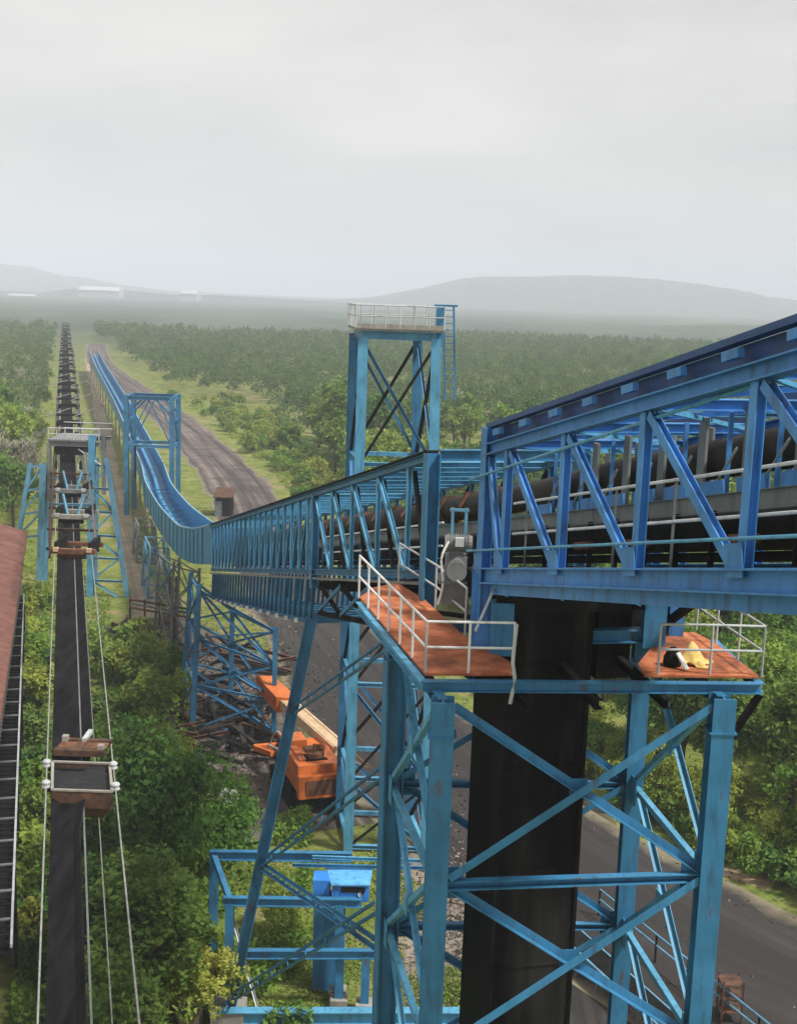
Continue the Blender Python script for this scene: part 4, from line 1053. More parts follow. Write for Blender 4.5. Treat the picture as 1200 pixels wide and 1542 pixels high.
def pylon():
    Yb = 116.0
    T = thing('ropeway_pylon', 'pale blue splayed leg pylon carrying the rope conveyor head', 'pylon', V((rx(Yb, 0), Yb, 0)))
    def g(px, py, Y=Yb): return at(px, py, Y)
    def gl(p0, p1, wd=0.55, mat=FADED, nm='leg', Y=Yb):
        a = g(*p0, Y); b = g(*p1, Y); member(T, nm, V((b.x, Y, max(0, b.z))), a, wd, wd * .8, mat, 'I', up=V((0, 1, 0))); return a, b
    gl((66, 698), (60, 908), 0.62); gl((46, 698), (24, 830), 0.4)
    gl((139, 655), (136, 908), 0.62, LTEAL); gl((160, 690), (192, 908), 0.4)
    gl((72, 698), (68, 900), 0.45, FADED, 'leg', Yb + 5); gl((145, 690), (143, 900), 0.45, FADED, 'leg', Yb + 5)
    for k, (y) in enumerate((700, 735, 770, 806, 840, 874, 902)):
        t = (y - 698) / 210
        xl = 66 - 6 * t; xo = 46 - 35 * t
        xr = 139 - 3 * t; xq = 161 + 31 * t
        if y < 840: member(T, 'strut', g(xl, y), g(xo, y + 4), 0.2, 0.2, FADED, 'C')
        member(T, 'strut', g(xr, y), g(xq, y + 2), 0.2, 0.2, FADED, 'C')
        if k < 6:
            t2 = t + 0.16
            if y < 800: member(T, 'brace', g(xl, y), g(46 - 35 * t2, y + 36), 0.18, 0.18, FADED, 'L')
            if k % 2: member(T, 'brace', g(xr, y), g(161 + 31 * t2, y + 34), 0.18, 0.18, FADED, 'L')
            else: member(T, 'brace', g(xq, y), g(139 - 3 * t2, y + 34), 0.18, 0.18, FADED, 'L')
    # head: portal over the belt with walkway and rails
    zt = g(100, 668).z; zl = g(100, 700).z
    xa, xb = g(74, 690).x, g(150, 690).x
    for Yq in (Yb, Yb + 5):
        member(T, 'head_post', V((xa, Yq, zl - 3.5)), V((xa, Yq, zt)), 0.35, 0.35, GREY, 'I', up=V((0, 1, 0)))
        member(T, 'head_post', V((xb - 0.8, Yq, zl - 3.5)), V((xb - 0.8, Yq, zt + .6)), 0.35, 0.35, GREY, 'I', up=V((0, 1, 0)))
        member(T, 'head_beam', V((xa, Yq, zt)), V((xb, Yq, zt)), 0.35, 0.45, GREY)
    make('head_platform', MB().box(V(((xa + xb) / 2 - .6, Yb + 2.5, zt + 0.32)), (xb - xa - 1.0, 5.5, 0.14)), GREY, T)
    make('head_hood', MB().box(V(((xa + xb) / 2 - .6, Yb + 1.5, zt - 0.7)), (2.6, 3.0, 0.7)), DARK, T)
    for h in (0.5, 1.05):
        make('handrail', MB().path([V((xa, Yb - .2, zt + .4 + h)), V((xb, Yb - .2, zt + .4 + h))], 0.05, 6), GALV, T)
        make('handrail', MB().path([V((xa, Yb + 5.2, zt + .4 + h)), V((xb, Yb + 5.2, zt + .4 + h))], 0.05, 6), GALV, T)
    for k in range(7):
        x = xa + (xb - xa) * k / 6; make('rail_post', MB().path([V((x, Yb - .2, zt + .4)), V((x, Yb - .2, zt + 1.45))], 0.05, 6), GALV, T)
    for z_, m in ((zl - 1.2, RUST), (zl - 3.0, GREY)):
        member(T, 'head_beam', V((xa - .6, Yb, z_)), V((xb - .4, Yb, z_)), 0.3, 0.35, m)
    for s in (-1, 1):
        make('sheave', MB().path([V((rx(Yb, s) - .08, Yb - .4, ROPE_Z - .45)), V((rx(Yb, s) + .08, Yb - .4, ROPE_Z - .45))], 0.42, 16), DARK, T)
    for a, b in (((86, 742), (92, 770)), ((125, 742), (117, 770)), ((96, 720), (104, 745)), ((118, 700), (112, 735))):
        make('guide_arm', MB().beam(g(*a, Yb - 3), g(*b, Yb - 3), 0.16, 0.16, 'box'), GALV, T)
    for s_ in (-1, 1):
        X_ = lambda Y: rx(Y, 0) + s_ * 1.45
        mb = MB().beam(V((X_(76), 76, ROPE_Z + .55)), V((X_(115), 115, ROPE_Z + .55)), .10, .10, 'box').beam(V((X_(76), 76, ROPE_Z - .6)), V((X_(115), 115, ROPE_Z - .6)), .14, .16, 'box')
        for k in range(26):
            Ya_, Yb_ = 76 + 1.5 * k, 77.5 + 1.5 * k
            mb.beam(V((X_(Ya_), Ya_, ROPE_Z + (.55 if k % 2 else -.6))), V((X_(Yb_), Yb_, ROPE_Z + (-.6 if k % 2 else .55))), .07, .07, 'box')
            mb.beam(V((X_(Ya_), Ya_, ROPE_Z - .6)), V((X_(Ya_), Ya_, ROPE_Z + 1.1)), .06, .06, 'box')
        make('side_truss', mb, (RUSTY2, GREY)[s_ > 0], T)
    for k, Yq in enumerate((79, 83, 90, 94, 101, 105, 109)):
        make('cross_bar', MB().beam(V((rx(Yq, 0) - 1.7, Yq, ROPE_Z - .7 + .5 * (k % 3))), V((rx(Yq, 0) + 1.7, Yq, ROPE_Z - .7 + .5 * (k % 3))), .16, .16, 'I'), (DARK, RUSTY2, FADED, DARK)[k % 4], T)
    make('stair_rail', MB().path([g(118, 676), g(158, 705)], 0.08, 6), GALV, T)
    # smaller pylons beyond
    grp = 'small dark pylons of the rope conveyor'
    proto = thing('belt_trestle', 'small dark frame pylon in the row under the rope conveyor, going far off', 'pylon', (0, 0, 0), grp)
    h = ROPE_Z
    for s in (-1, 1):
        make('leg', MB().beam(V((s * 2.3, 0, 0)), V((s * 1.35, 0, h + 1.2)), 0.20, 0.20, 'I'), GREY, proto)
        make('side_box', MB().box(V((s * 1.25, 0.4, h + 0.15)), (0.30, 1.3, 0.55)), DARK, proto)
        make('handrail', MB().path([V((s * 1.5, -4, h + 1.3)), V((s * 1.5, 6, h + 1.3))], 0.05, 6), GREY, proto)
    make('head_beam', MB().box(V((0, 0, h + 1.1)), (2.9, 0.25, 0.25)), DARK, proto)
    make('head_beam', MB().box(V((0, 0, h - 0.9)), (3.3, 0.3, 0.3)), RUSTY2, proto)
    make('idler_frame', MB().box(V((-0.1, 1.2, h + 0.2)), (1.9, 0.5, 0.45)), DARK, proto)
    make('brace', MB().beam(V((-2.1, 0, 0.5)), V((1.7, 0, h * .55)), 0.14, 0.14, 'L'), GREY, proto)
    make('brace', MB().beam(V((2.1, 0, .5)), V((-1.7, 0, h * .55)), 0.14, 0.14, 'L'), GREY, proto)
    for i, Y in enumerate((143, 164, 186, 203, 228, 251, 280, 309, 341, 370, 405, 445, 490)):
        o = proto if i == 0 else copy_tree(proto)
        o.location = (rx(Y, 0), Y, 0); q = (1.0, .93, 1.08, .9, 1.05, .96, 1.1, 1.0, .92, 1.04, .97, 1.0, .95)[i]; o.scale = (0.95 * q, 1, 0.94 + 0.08 * q)
pylon()

def shed():
    e1, e0 = at(41, 800, 100), None
    ze = e1.z
    # eave line parallel to the rope conveyor
    a = on(41, 800, ze); b = on(0, 1080, ze)
    d = (b - a); d.z = 0; d.normalize()
    far, near = a, a + d * 66
    s = V((-d.y, d.x, 0))
    if s.x > 0: s = -s                                  # away from the belt
    T = thing('brown_roof_shed', 'long shed with red brown ribbed roof left of the rope conveyor', 'shed', V((far.x, far.y, 0)))
    rise = 1.9; half = 6.0
    ridge0, ridge1 = far + s * half + UP * rise, near + s * half + UP * rise
    mb = MB(); n = 110
    for i in range(n + 1):
        t = i / n; p = lerp(far, near, t); q = lerp(ridge0, ridge1, t); r2 = p + s * 2 * half
        bump = 0.05 if i % 2 else 0.0
        mb.v += [p + UP * bump, q + UP * bump, r2 + UP * bump]
    for i in range(n):
        for k in range(2): j = i * 3 + k; mb.f.append((j, j + 1, j + 4, j + 3))
    make('roof', mb, ROOFM, T)
    make('eaves_board', MB().beam(far + UP * -0.06, near + UP * -0.06, 0.10, 0.16, 'box'), RUST, T)
    inn = s * 0.5
    make('wall', MB().hexa([far + inn - UP * 4.6, near + inn - UP * 4.6, near + s * (2 * half - .5) - UP * 4.6, far + s * (2 * half - .5) - UP * 4.6, far + inn - UP * 0.1, near + inn - UP * 0.1, near + s * (2 * half - .5) - UP * 0.1, far + s * (2 * half - .5) - UP * 0.1]), SIDING, T)
    gm = MB().add([far + s * .3, far + s * (2 * half - .3), ridge0], [(0, 1, 2)])
    make('gable_panel', gm, RUST, T)
    for k in range(8):
        p = lerp(far, near, k / 7) + s * 0.8; make('column', MB().beam(V((p.x, p.y, 0)), p - UP * 4.6, 0.4, 0.4, 'I'), DARK, T)
        p = p + s * (2 * half - 1.6); make('column', MB().beam(V((p.x, p.y, 0)), p - UP * 4.6, 0.4, 0.4, 'I'), DARK, T)
    # slatted walkway along the wall
    zs = EYE.z - 24.0
    A, B = on(36, 895, zs), on(17, 1425, zs)
    W = thing('slatted_walkway', 'dark slatted walkway with a pale edge bar beside the brown roofed shed', 'walkway', V((A.x, A.y, 0)))
    dd = (B - A).normalized(); ss = V((-dd.y, dd.x, 0))
    if ss.x > 0: ss = -ss
    L = (B - A).length
    wd = 1.55
    make('edge_bar', MB().beam(A, B, 0.09, 0.14, 'box'), GALV, W)
    make('edge_bar', MB().beam(A + ss * wd, B + ss * wd, 0.07, 0.12, 'box'), DARK, W)
    make('tray', MB().beam(A + ss * wd / 2 - UP * .35, B + ss * wd / 2 - UP * .35, wd, 0.05, 'box'), DARK, W)
    n = 92
    for k in range(n):
        p = lerp(A, B, (k + .5) / n)
        make('slat', MB().beam(p + ss * 0.05, p + ss * (wd - .05), 0.16, 0.05, 'box', up=UP), DARK if k % 4 else GREY, W)
    for k in range(6):
        p = lerp(A, B, (k + .3) / 6); make('support_leg', MB().beam(V((p.x, p.y, 0)), p - UP * .1, 0.14, 0.14, 'box').beam(V((p.x, p.y, 0)) + ss * wd, p + ss * wd - UP * .1, 0.14, 0.14, 'box'), DARK, W)
shed()

# ------------------------------------------------------------------ low conveyors by the road, lower right
def low_right():
    T = thing('ground_conveyor', 'low grey belt conveyor on short trestles beside the haul road', 'conveyor', on(900, 1470))
    a, b = on(850, 1400, 0.9), on(1010, 1545, 0.9)
    d = (b - a).normalized(); s = V((d.y, -d.x, 0))
    a = a - d * 3; b = b + d * 4
    for k in (-0.55, 0.55): make('side_beam', MB().beam(a + s * k, b + s * k, 0.10, 0.22, 'C'), FADED, T)
    make('belt', MB().beam(a + UP * .14, b + UP * .14, 0.95, 0.04, 'box'), DARK, T)
    n = 10
    for i in range(n):
        p = lerp(a, b, (i + .5) / n)
        make('trestle_leg', MB().beam(p + s * .6, V((p.x, p.y, 0)) + s * .8, 0.08, 0.08, 'L').beam(p - s * .6, V((p.x, p.y, 0)) - s * .8, 0.08, 0.08, 'L').beam(p - s * .5 - UP * .4, p + s * .5 - UP * .4, .07, .07, 'box'), GREY, T)
    T2 = thing('pipe_rail', 'pair of pale pipe rails on posts along the haul road', 'railing', on(990, 1440))
    a, b = on(955, 1425, 0.0), on(1075, 1525, 0.0)
    d = (b - a).normalized(); a = a - d * 3; b = b + d * 5
    for z in (1.35, 0.85): make('rail', MB().path([a + UP * z, b + UP * z], 0.05), FADED, T2)
    for i in range(7):
        p = lerp(a, b, i / 6); make('rail_post', MB().path([p, p + UP * 1.35], 0.05), DARK, T2)
    T3 = thing('rusty_rack', 'small rusty angle iron rack standing at the road edge', 'rack', on(1096, 1535))
    b = on(1096, 1535)
    for x in (-.4, .4):
        for y in (-.4, .4): make('post', MB().beam(b + V((x, y, 0)), b + V((x, y, 1.9)), 0.08, 0.08, 'L'), RUSTY2, T3)
    for z in (.5, 1.1, 1.7): make('shelf', MB().box(b + V((0, 0, z)), (.9, .9, .05)), RUSTY2, T3)
low_right()

# concrete kerb wall by the near shrubs
a, b = on(252, 1440), on(285, 1560)
o = make('retaining_wall', MB().beam(a + UP * .8, b + UP * .8, 0.8, 1.7, 'box'), rough_mat('old_brown_concrete', (0.10, 0.075, 0.055), (0.17, 0.13, 0.10), 1.5))
tag(o, 'stained brown retaining wall beside the bright green shrub', 'wall')

# distant white sheds on the far plain
for (px, py, w_, h, lb) in ((152, 437, 95, 9, 'widest of the white works sheds far off in the haze'), (34, 446, 60, 6, 'pale shed far off in the haze above the dark pylons'), (287, 442, 38, 8, 'small white building alone far off in the haze')):
    p = at(px, py, 3000); T = thing('works_shed', lb, 'shed', V((p.x, p.y, 0)))
    z = p.z
    make('wall', MB().box(V((p.x, p.y, z / 2)), (w_, 60, z)), SIDING, T)
    make('roof', MB().hexa([V((p.x - w_ / 2, p.y - 32, z)), V((p.x + w_ / 2, p.y - 32, z)), V((p.x + w_ / 2, p.y + 32, z)), V((p.x - w_ / 2, p.y + 32, z)), V((p.x - w_ / 2, p.y - 1, z + h)), V((p.x + w_ / 2, p.y - 1, z + h)), V((p.x + w_ / 2, p.y + 1, z + h)), V((p.x - w_ / 2, p.y + 1, z + h))]), FARROOF, T)

#@@VEG@@
# ------------------------------------------------------------------ vegetation
def leaf_quads(rg, c, size, up_bias=0.6, out=None):
    """one small four sided leaf spray per centre"""
    n = len(c)
    nrm = rg.normal(size=(n, 3)); nrm[:, 2] += up_bias
    if out is not None: nrm += out * 0.8
    nrm /= np.linalg.norm(nrm, axis=1, keepdims=True)
    t = rg.normal(size=(n, 3)); t -= nrm * np.sum(t * nrm, axis=1, keepdims=True); t /= np.linalg.norm(t, axis=1, keepdims=True) + 1e-9
    b = np.cross(nrm, t)
    s = (size * rg.uniform(0.6, 1.35, size=(n, 1)))
    w_ = s * rg.uniform(0.35, 0.62, size=(n, 1))
    k = nrm * s * 0.18
    v = np.stack([c - t * s, c + b * w_ - k, c + t * s, c - b * w_ - k], axis=1)
    return v.reshape(-1, 3)
def crown_pts(rg, cz, rx_, rz, clumps, per, spread):
    d = rg.normal(size=(clumps, 3)); d /= np.linalg.norm(d, axis=1, keepdims=True)
    d[:, 2] = np.where(d[:, 2] < -0.45, -d[:, 2], d[:, 2])
    lump = 1 + 0.28 * np.sin(d[:, 0:1] * 3.1 + rg.uniform(0, 6)) + 0.22 * np.sin(d[:, 1:2] * 4.3 + rg.uniform(0, 6))
    r = rg.uniform(0.40, 1.0, size=(clumps, 1)) ** 0.6 * lump
    cc = d * r * np.array([rx_, rx_, rz]) + np.array([0, 0, cz])
    p = np.repeat(cc, per, axis=0)
    q = rg.normal(size=(len(p), 3)); q /= np.linalg.norm(q, axis=1, keepdims=True)
    p = p + q * (spread * rg.uniform(0.2, 1.0, size=(len(p), 1)) ** 0.5 * np.repeat(rg.uniform(0.6, 1.25, size=(clumps, 1)), per, axis=0))
    out_ = p - np.array([0, 0, cz]); out_ /= np.linalg.norm(out_, axis=1, keepdims=True) + 1e-6
    return p, out_, cc
def quads(n): return np.arange(n * 4).reshape(-1, 4)

def tree_proto(seed, h, rw, leafm, clumps, per, leaf, trunk_r=0.16, low=0.28, name='forest_tree'):
    rg = np.random.default_rng(seed)
    T = bpy.data.objects.new(name, None); C.objects.link(T)
    cz = h * (low + 1) / 2; rz = h * (1 - low) / 2
    p, o_, cc = crown_pts(rg, cz, rw, rz, clumps, per, rw * 0.30)
    p[:, 2] = np.maximum(p[:, 2], 0.15)
    v = leaf_quads(rg, p, leaf, 0.5, o_)
    mesh_np('crown', v, quads(len(p)), leafm, T)
    mb = MB()
    lean = rg.uniform(-0.05, 0.05, 2) * h
    tp = V((lean[0], lean[1], cz + rz * 0.3))
    mb.path([V((0, 0, -0.2)), V((lean[0] * .2, lean[1] * .2, h * .25)), V((lean[0] * .7, lean[1] * .7, cz)), tp], [trunk_r * 1.25, trunk_r, trunk_r * .6, trunk_r * .25], 7)
    for k in range(6):
        e = V(cc[k % len(cc)]); f = 0.25 + 0.10 * k
        st = V((lean[0] * f, lean[1] * f, h * (0.22 + 0.08 * k)))
        if e.z < st.z: e.z = st.z + 0.5
        mb.path([st, lerp(st, e, .5) + UP * 0.1, e], [trunk_r * .5, trunk_r * .35, trunk_r * .12], 5)
    o = make('trunk', mb, BARK, None, True); o.parent = T
    return T
used_proto = set()
def place(proto, x, y, sc_, rz, label, cat, group=None, sz=None, z=0.0):
    if proto.name not in used_proto:
        used_proto.add(proto.name); o = proto
    else:
        o = proto.copy(); C.objects.link(o)
        for ch in list(proto.children):
            c = ch.copy(); C.objects.link(c); c.parent = o
    o.location = (x, y, z); o.rotation_euler = (0, 0, rz); o.scale = (sc_, sc_, sz or sc_)
    for k in ('label', 'category', 'group'):
        if k in o: del o[k]
    return tag(o, label, cat, group)

_rl = np.array([(p.x, p.y) for p in ROAD_LINE])
def road_side(x, y):
    """signed distance to the road axis, positive on the forest side"""
    d = np.hypot(_rl[:, 0] - x, _rl[:, 1] - y); i = int(np.argmin(d))
    j = min(max(i, 1), len(_rl) - 2); t = _rl[j + 1] - _rl[j - 1]
    s = t[1] * (x - _rl[i, 0]) - t[0] * (y - _rl[i, 1])     # right of the travel direction (which runs towards the camera) is the village side
    return -d[i] if s > 0 else d[i]
_sgn = 1.0 if road_side(60, 120) > 0 else -1.0
EDGE_X = [60, 130, 165, 200, 260, 340, 400, 430, 470, 520, 545]
EDGE_Y = [530, 548, 568, 584, 592, 602, 614, 640, 690, 705, 770]
def in_forest(x, y):
    px, py = proj((x, y, 0))
    rs = _sgn * road_side(x, y)
    if rs > 10.5 and y > 50:
        if px < 545: return py < np.interp(px, EDGE_X, EDGE_Y)
        return True
    if x < rx(y, 0) - 5.5 and y > 150: return True
    return False
def in_clearing(x, y):
    px, py = proj((x, y, 0)); rs = _sgn * road_side(x, y)
    return rs > 7.5 and 230 < px < 545 and not in_forest(x, y) and y > 100

rnd = random.Random(11)
PROTO = [tree_proto(40 + k, hh, rw, lm, cl, pr, lf) for k, (hh, rw, lm, cl, pr, lf) in enumerate((
    (8.5, 2.6, LEAF_A, 60, 26, 0.34), (9.8, 2.9, LEAF_B, 64, 26, 0.36), (7.6, 2.5, LEAF_A, 54, 26, 0.33), (10.5, 2.7, LEAF_A, 60, 26, 0.35), (8.0, 3.0, LEAF_B, 60, 26, 0.36), (6.6, 2.3, LEAF_C, 50, 24, 0.32)))]
NEAR = [tree_proto(70 + k, hh, rw, lm, cl, pr, lf, 0.2, 0.15, 'leafy_tree') for k, (hh, rw, lm, cl, pr, lf) in enumerate((
    (8.5, 3.0, LEAF_A, 120, 46, 0.19), (7.5, 2.8, LEAF_B, 110, 46, 0.19), (9.0, 2.7, LEAF_A, 115, 46, 0.19), (6.5, 2.6, LEAF_C, 95, 44, 0.18)))]
BUSH = [tree_proto(90 + k, hh, rw, lm, cl, pr, lf, 0.06, 0.0, 'shrub') for k, (hh, rw, lm, cl, pr, lf) in enumerate((
    (1.9, 1.3, LEAF_B, 40, 30, 0.15), (2.3, 1.4, LEAF_C, 40, 30, 0.15), (1.5, 1.2, LEAF_A, 36, 30, 0.14)))]

# trees near the camera, each one told apart
for k, (px, py, pr, s, sz, lb) in enumerate((
    (250, 1415, NEAR[0], 0.95, 1.10, 'big dark round tree between the rope conveyor and the low blue frame'),
    (205, 1300, NEAR[1], 0.80, 0.85, 'bright green tree close under the stay ropes, beside the big dark tree'),
    (215, 1540, NEAR[2], 0.95, 0.70, 'dark leafy tree beside the brown retaining wall'),
    (158, 1500, NEAR[0], 0.75, 0.65, 'dark tree directly under the stay ropes below the coal tray'),
    (165, 1660, NEAR[2], 0.75, 0.55, 'dark bushy tree at the lower edge under the thin stay ropes'),
    (330, 1330, NEAR[1], 0.62, 0.60, 'small tree behind the top beam of the low blue frame'),
    (300, 1545, NEAR[3], 0.55, 0.48, 'bright green shrubby tree at the retaining wall end'),
    (425, 1420, NEAR[3], 0.48, 0.42, 'low bright tree growing inside the low blue frame'),
    (240, 1175, NEAR[3], 0.70, 0.50, 'spreading light green tree behind the big dark tree'),
    (20, 800, PROTO[0], 1.0, 1.0, 'dark tree behind the far gable of the brown roofed shed'),
    (436, 694, PROTO[2], 1.0, 0.85, 'lone dark round tree in the clearing beside the haul road'),
    (505, 712, PROTO[0], 1.1, 1.05, 'dark tree in the clearing just left of the lattice tower'),
    (478, 668, PROTO[3], 0.8, 0.8, 'slim tree at the forest corner by the lattice tower'))):
    p = on(px, py)
    place(pr, p.x, p.y, s, rnd.uniform(0, 6.28), lb, 'tree', None, sz)

# shrub belt along the far side of the road, right of the tower
G1 = 'trees along the road behind the blue tower'
n = 0; tries = 0; spots = []
while n < 105 and tries < 9000:
    tries += 1
    y = rnd.uniform(56, 135); x = rnd.uniform(4, 62); rs = _sgn * road_side(x, y); px, py = proj((x, y, 0))
    if rs < 9.6 or px < 690 or px > 1330: continue
    if 1130 < px < 1230 and 1290 < py < 1345: continue
    if any((x - a) ** 2 + (y - b) ** 2 < 2.5 ** 2 for a, b in spots): continue
    spots.append((x, y)); n += 1
    pr = NEAR[(n * 7) % 4] if rs > 13 else NEAR[3]
    s = rnd.uniform(0.75, 1.1) if rs > 13 else rnd.uniform(0.42, 0.6)
    place(pr, x, y, s, rnd.uniform(0, 6.28), 'leafy green tree in the thicket beyond the road behind the blue tower', 'tree', G1)
n = 0; tries = 0
while n < 85 and tries < 9000:
    tries += 1
    y = rnd.uniform(52, 90); x = rnd.uniform(6, 40); rs = _sgn * road_side(x, y); px, py = proj((x, y, 0))
    if not (8.6 < rs < 13) or px < 690 or px > 1300: continue
    n += 1
    place(BUSH[n % 3], x, y, rnd.uniform(0.6, 1.1), rnd.uniform(0, 6.28), 'low shrub on the bank at the edge of the haul road', 'shrub', 'shrubs on the bank of the haul road')
# shrubs of the clearing
n = 0; tries = 0
while n < 90 and tries < 9000:
    tries += 1
    px, py = rnd.uniform(255, 545), rnd.uniform(585, 760); p = on(px, py)
    if not in_clearing(p.x, p.y): continue
    n += 1
    place(BUSH[(n * 5) % 3], p.x, p.y, rnd.uniform(0.6, 1.5), rnd.uniform(0, 6.28), 'low shrub in the sunny clearing between road and forest', 'shrub', 'shrubs of the clearing')
# strips of shrubs either side of the rope conveyor
n = 0
while n < 70:
    if n < 46: px, py = rnd.uniform(118, 285), rnd.uniform(960, 1560)
    else: px, py = rnd.uniform(28, 74), rnd.uniform(900, 1440)
    p = on(px, py); n += 1
    if 150 < px < 300 and py < 1010 and px > 150 + (py - 930) * 1.5: continue
    place(BUSH[(n * 5) % 3 if n < 46 else n % 3], p.x, p.y, rnd.uniform(0.8, 1.6), rnd.uniform(0, 6.28),
          'leafy shrub in the green strip right beside the rope conveyor' if n <= 46 else 'leafy shrub squeezed between the slatted walkway and the belt', 'shrub',
          'shrubs along the rope conveyor' if n <= 46 else 'shrubs by the slatted walkway')

def bare_proto(seed):
    rg_ = random.Random(seed); T = bpy.data.objects.new('bare_tree', None); C.objects.link(T)
    mb = MB(); mb.path([V((0, 0, -.2)), V((.1, 0, 2.5)), V((-.1, .1, 5)), V((.1, 0, 7.2))], [.2, .16, .11, .04], 7)
    for k in range(16):
        a_ = rg_.uniform(0, 6.28); z_ = rg_.uniform(1.8, 6.3); L = rg_.uniform(.9, 2.3)
        e = V((math.cos(a_) * L, math.sin(a_) * L, z_ + L * .8)); m_ = lerp(V((0, 0, z_)), e, .5) + V((0, 0, -.15))
        mb.path([V((0, 0, z_)), m_, e], [.075, .055, .02], 5)
        for q in range(3):
            e2 = m_ + V((rg_.uniform(-.9, .9), rg_.uniform(-.9, .9), rg_.uniform(.3, 1.1))); mb.path([m_, e2], [.04, .012], 4)
    o = make('trunk', mb, PALEBARK, None, True); o.parent = T
    return T
PALEBARK = rough_mat('pale_bark', (0.20, 0.18, 0.16), (0.36, 0.33, 0.30), 4.0, stretch=(1, 1, .3))
BARE = [bare_proto(300), bare_proto(301)]
for k in range(26):
    p = on(rnd.uniform(-5, 62), rnd.uniform(585, 760))
    place(BARE[k % 2], p.x, p.y, rnd.uniform(.7, 1.2), rnd.uniform(0, 6.28), 'pale bare branched tree beyond the rope conveyor', 'tree', 'bare trees beyond the rope conveyor')

# forest: the nearest trees one by one, the rest as one mass
cand = []
sp = 5.2
Y = 100.0
while Y < 860:
    x = -0.34 * Y - 10
    while x < 0.36 * Y + 12:
        xx, yy = x + rnd.uniform(-.45, .45) * sp, Y + rnd.uniform(-.45, .45) * sp
        x += sp
        if Y > 790 + 50 * math.sin(xx * 0.011) + 25 * math.sin(xx * .031): continue
        if not in_forest(xx, yy): continue
        if yy < 140 and xx > 2: continue
        px, py = proj((xx, yy, 0))
        if px < -25 or px > 1225: continue
        left = xx < rx(yy, 0)
        if left and rnd.random() < 0.35: continue
        if not left and math.sin(xx * .05 + 1) * math.sin(yy * .037) > 0.72: continue
        cand.append((yy, xx, left))
    Y += sp
cand.sort()
# those hidden behind the near galleries are left to the mass
def hidden(x, y):
    px, py = proj((x, y, 8.0)); return px > 560 and py > 690
vis = [c for c in cand if not hidden(c[1], c[0])]
solo = set()
for c in vis:
    if len(solo) < 215: solo.add(c)
for i, c in enumerate(sorted(solo)):
    y, x, left = c
    place(PROTO[(i * 5 + int(x)) % 6], x, y, rnd.uniform(0.6, 1.25), rnd.uniform(0, 6.28),
          'scrubby tree on the far side of the rope conveyor' if left else 'green forest tree at the near front of the wood beyond the clearing', 'tree',
          'trees beyond the rope conveyor' if left else 'trees at the front of the forest')
rest = [c for c in cand if c not in solo and not (hidden(c[1], c[0]) and c[0] < 130)]
rg = np.random.default_rng(77)
allv = []
for y, x, left in rest:
    k = int(np.clip(130 * 330 / y, 56, 140)); h = rg.uniform(4.8, 11.5); rw = rg.uniform(1.5, 3.5)
    d = rg.normal(size=(k, 3)); d /= np.linalg.norm(d, axis=1, keepdims=True); d[:, 2] = np.abs(d[:, 2]) * 1.0 - 0.3
    p = d * rg.uniform(.55, 1.05, size=(k, 1)) * np.array([rw, rw, h * .42]) + np.array([x, y, h * .56])
    allv.append(leaf_quads(rg, p, np.clip(y / 1150, 0.36, 0.72), 0.4, d))
print('forest trees', len(cand), len(solo), len(rest))
allv = np.concatenate(allv)
tag(mesh_np('forest', allv, quads(len(allv) // 4), LEAF_F), kind='stuff')

# undergrowth: leaf sprays thick on the ground
def undergrowth(name, pts, size, mat, hmax):
    p = np.array(pts); p[:, 2] = rg.uniform(0.02, 1, len(p)) ** 1.5 * hmax * p[:, 2]
    v = leaf_quads(rg, p, size, 0.5)
    tag(mesh_np(name, v, quads(len(p)), mat), kind='stuff')
def patch_noise(x, y): return 0.5 + 0.25 * math.sin(x * .9 + 1.3 * math.sin(y * .31)) + 0.25 * math.sin(y * .7 + 1.7 * math.sin(x * .43))
pts = []
for _ in range(90000):
    px, py = rnd.uniform(20, 470), rnd.uniform(900, 1560)
    if 300 < px and py < 1180: continue
    p = on(px, py)
    if 165 < px < 310 and py < 1100 and px > 165 + (py - 940) * 0.9: continue
    q = patch_noise(p.x * 1.3, p.y * 1.3)
    if px > 310 and q < 0.6: continue
    if rnd.random() < q + 0.1: pts.append((p.x, p.y, q))
undergrowth('undergrowth', pts, 0.16, LEAF_B, 1.3)
pts = []
for _ in range(42000):
    px, py = rnd.uniform(300, 700), rnd.uniform(1285, 1600); p = on(px, py)
    q = patch_noise(p.x * 1.1, p.y * 1.1)
    if px > 610 and q < .7: continue
    if rnd.random() < q: pts.append((p.x, p.y, q))
undergrowth('grass', pts, 0.09, LEAF_C, 0.30)
pts = []
for _ in range(60000):
    px, py = rnd.uniform(230, 560), rnd.uniform(585, 770); p = on(px, py)
    if not in_clearing(p.x, p.y): continue
    q = patch_noise(p.x * .35, p.y * .25)
    if rnd.random() < q - 0.15: pts.append((p.x, p.y, q))
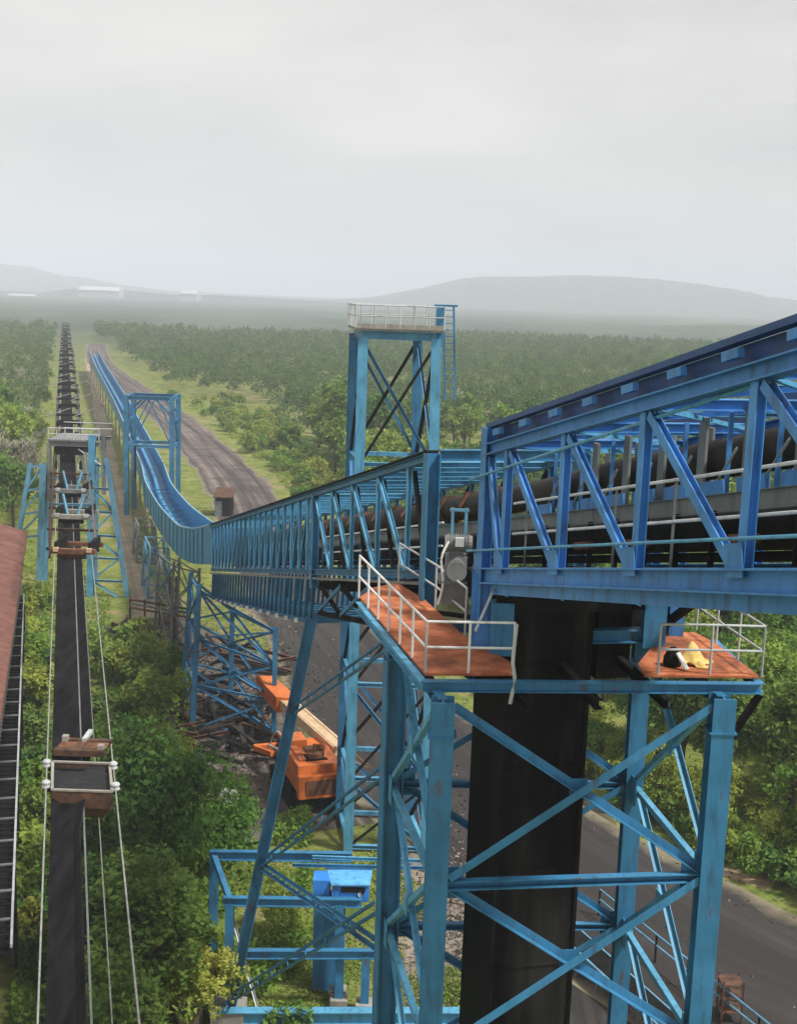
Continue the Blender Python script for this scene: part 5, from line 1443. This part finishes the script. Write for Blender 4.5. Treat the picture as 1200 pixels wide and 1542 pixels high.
for _ in range(50000):
    y = rnd.uniform(50, 140); x = rnd.uniform(5, 60); rs = _sgn * road_side(x, y)
    if rs < 8.2: continue
    px, py = proj((x, y, 0))
    if 1120 < px < 1230 and 1255 < py < 1330 or 905 < px < 960 and 1080 < py < 1130: continue
    q = patch_noise(x, y)
    if rnd.random() < q: pts.append((x, y, q))
for _ in range(30000):
    px, py = rnd.uniform(0, 210), rnd.uniform(545, 900); p = on(px, py)
    if abs(_sgn * road_side(p.x, p.y)) < 8 or 128 < px < 225: continue
    q = patch_noise(p.x * .4, p.y * .3)
    if rnd.random() < q - 0.2: pts.append((p.x, p.y, q))
undergrowth('grass', pts, 0.24, LEAF_C, 0.8)

# loose stones and spillage along the roads and in the yard
pts = []
for _ in range(9000):
    k = rnd.randrange(len(ROAD_LINE) - 1); p = lerp(ROAD_LINE[k], ROAD_LINE[k + 1], rnd.random())
    if p.y > 170: continue
    a_ = (ROAD_LINE[k + 1] - ROAD_LINE[k]).normalized(); sd = rnd.choice((-1, 1)) * (rnd.uniform(4.6, 8.2) if rnd.random() < .8 else rnd.uniform(0, 6))
    pts.append((p.x + a_.y * sd, p.y - a_.x * sd, 0.05))
for _ in range(7000):
    p = on(rnd.gauss(330, 70), rnd.gauss(1070, 75)); pts.append((p.x, p.y, 0.06))
for _ in range(2500):
    p = on(rnd.gauss(670, 40), rnd.gauss(1420, 90)); pts.append((p.x, p.y, 0.06))
STONE = rough_mat('loose_stone', (0.05, 0.045, 0.04), (0.26, 0.22, 0.18), 1.2, lo=0.45, hi=0.6)
pp = np.array(pts); vv_ = leaf_quads(rg, pp, 0.13, 1.6)
tag(mesh_np('gravel', vv_, quads(len(pp)), STONE), kind='stuff')

# ------------------------------------------------------------------ hazy air
hz = bpy.data.materials.new('hazy_air'); hz.use_nodes = True
t = hz.node_tree; t.nodes.clear()
o_ = t.nodes.new('ShaderNodeOutputMaterial'); vv = t.nodes.new('ShaderNodeVolumePrincipled')
vv.inputs['Color'].default_value = (0.83, 0.885, 0.98, 1)
vv.inputs['Density'].default_value = HAZE_DENSITY
vv.inputs['Anisotropy'].default_value = -0.2
t.links.new(vv.outputs[0], o_.inputs['Volume'])
tag(make('haze', MB().box(V((0, 4450, 109)), (10600, 9140, 220)), hz), kind='stuff')
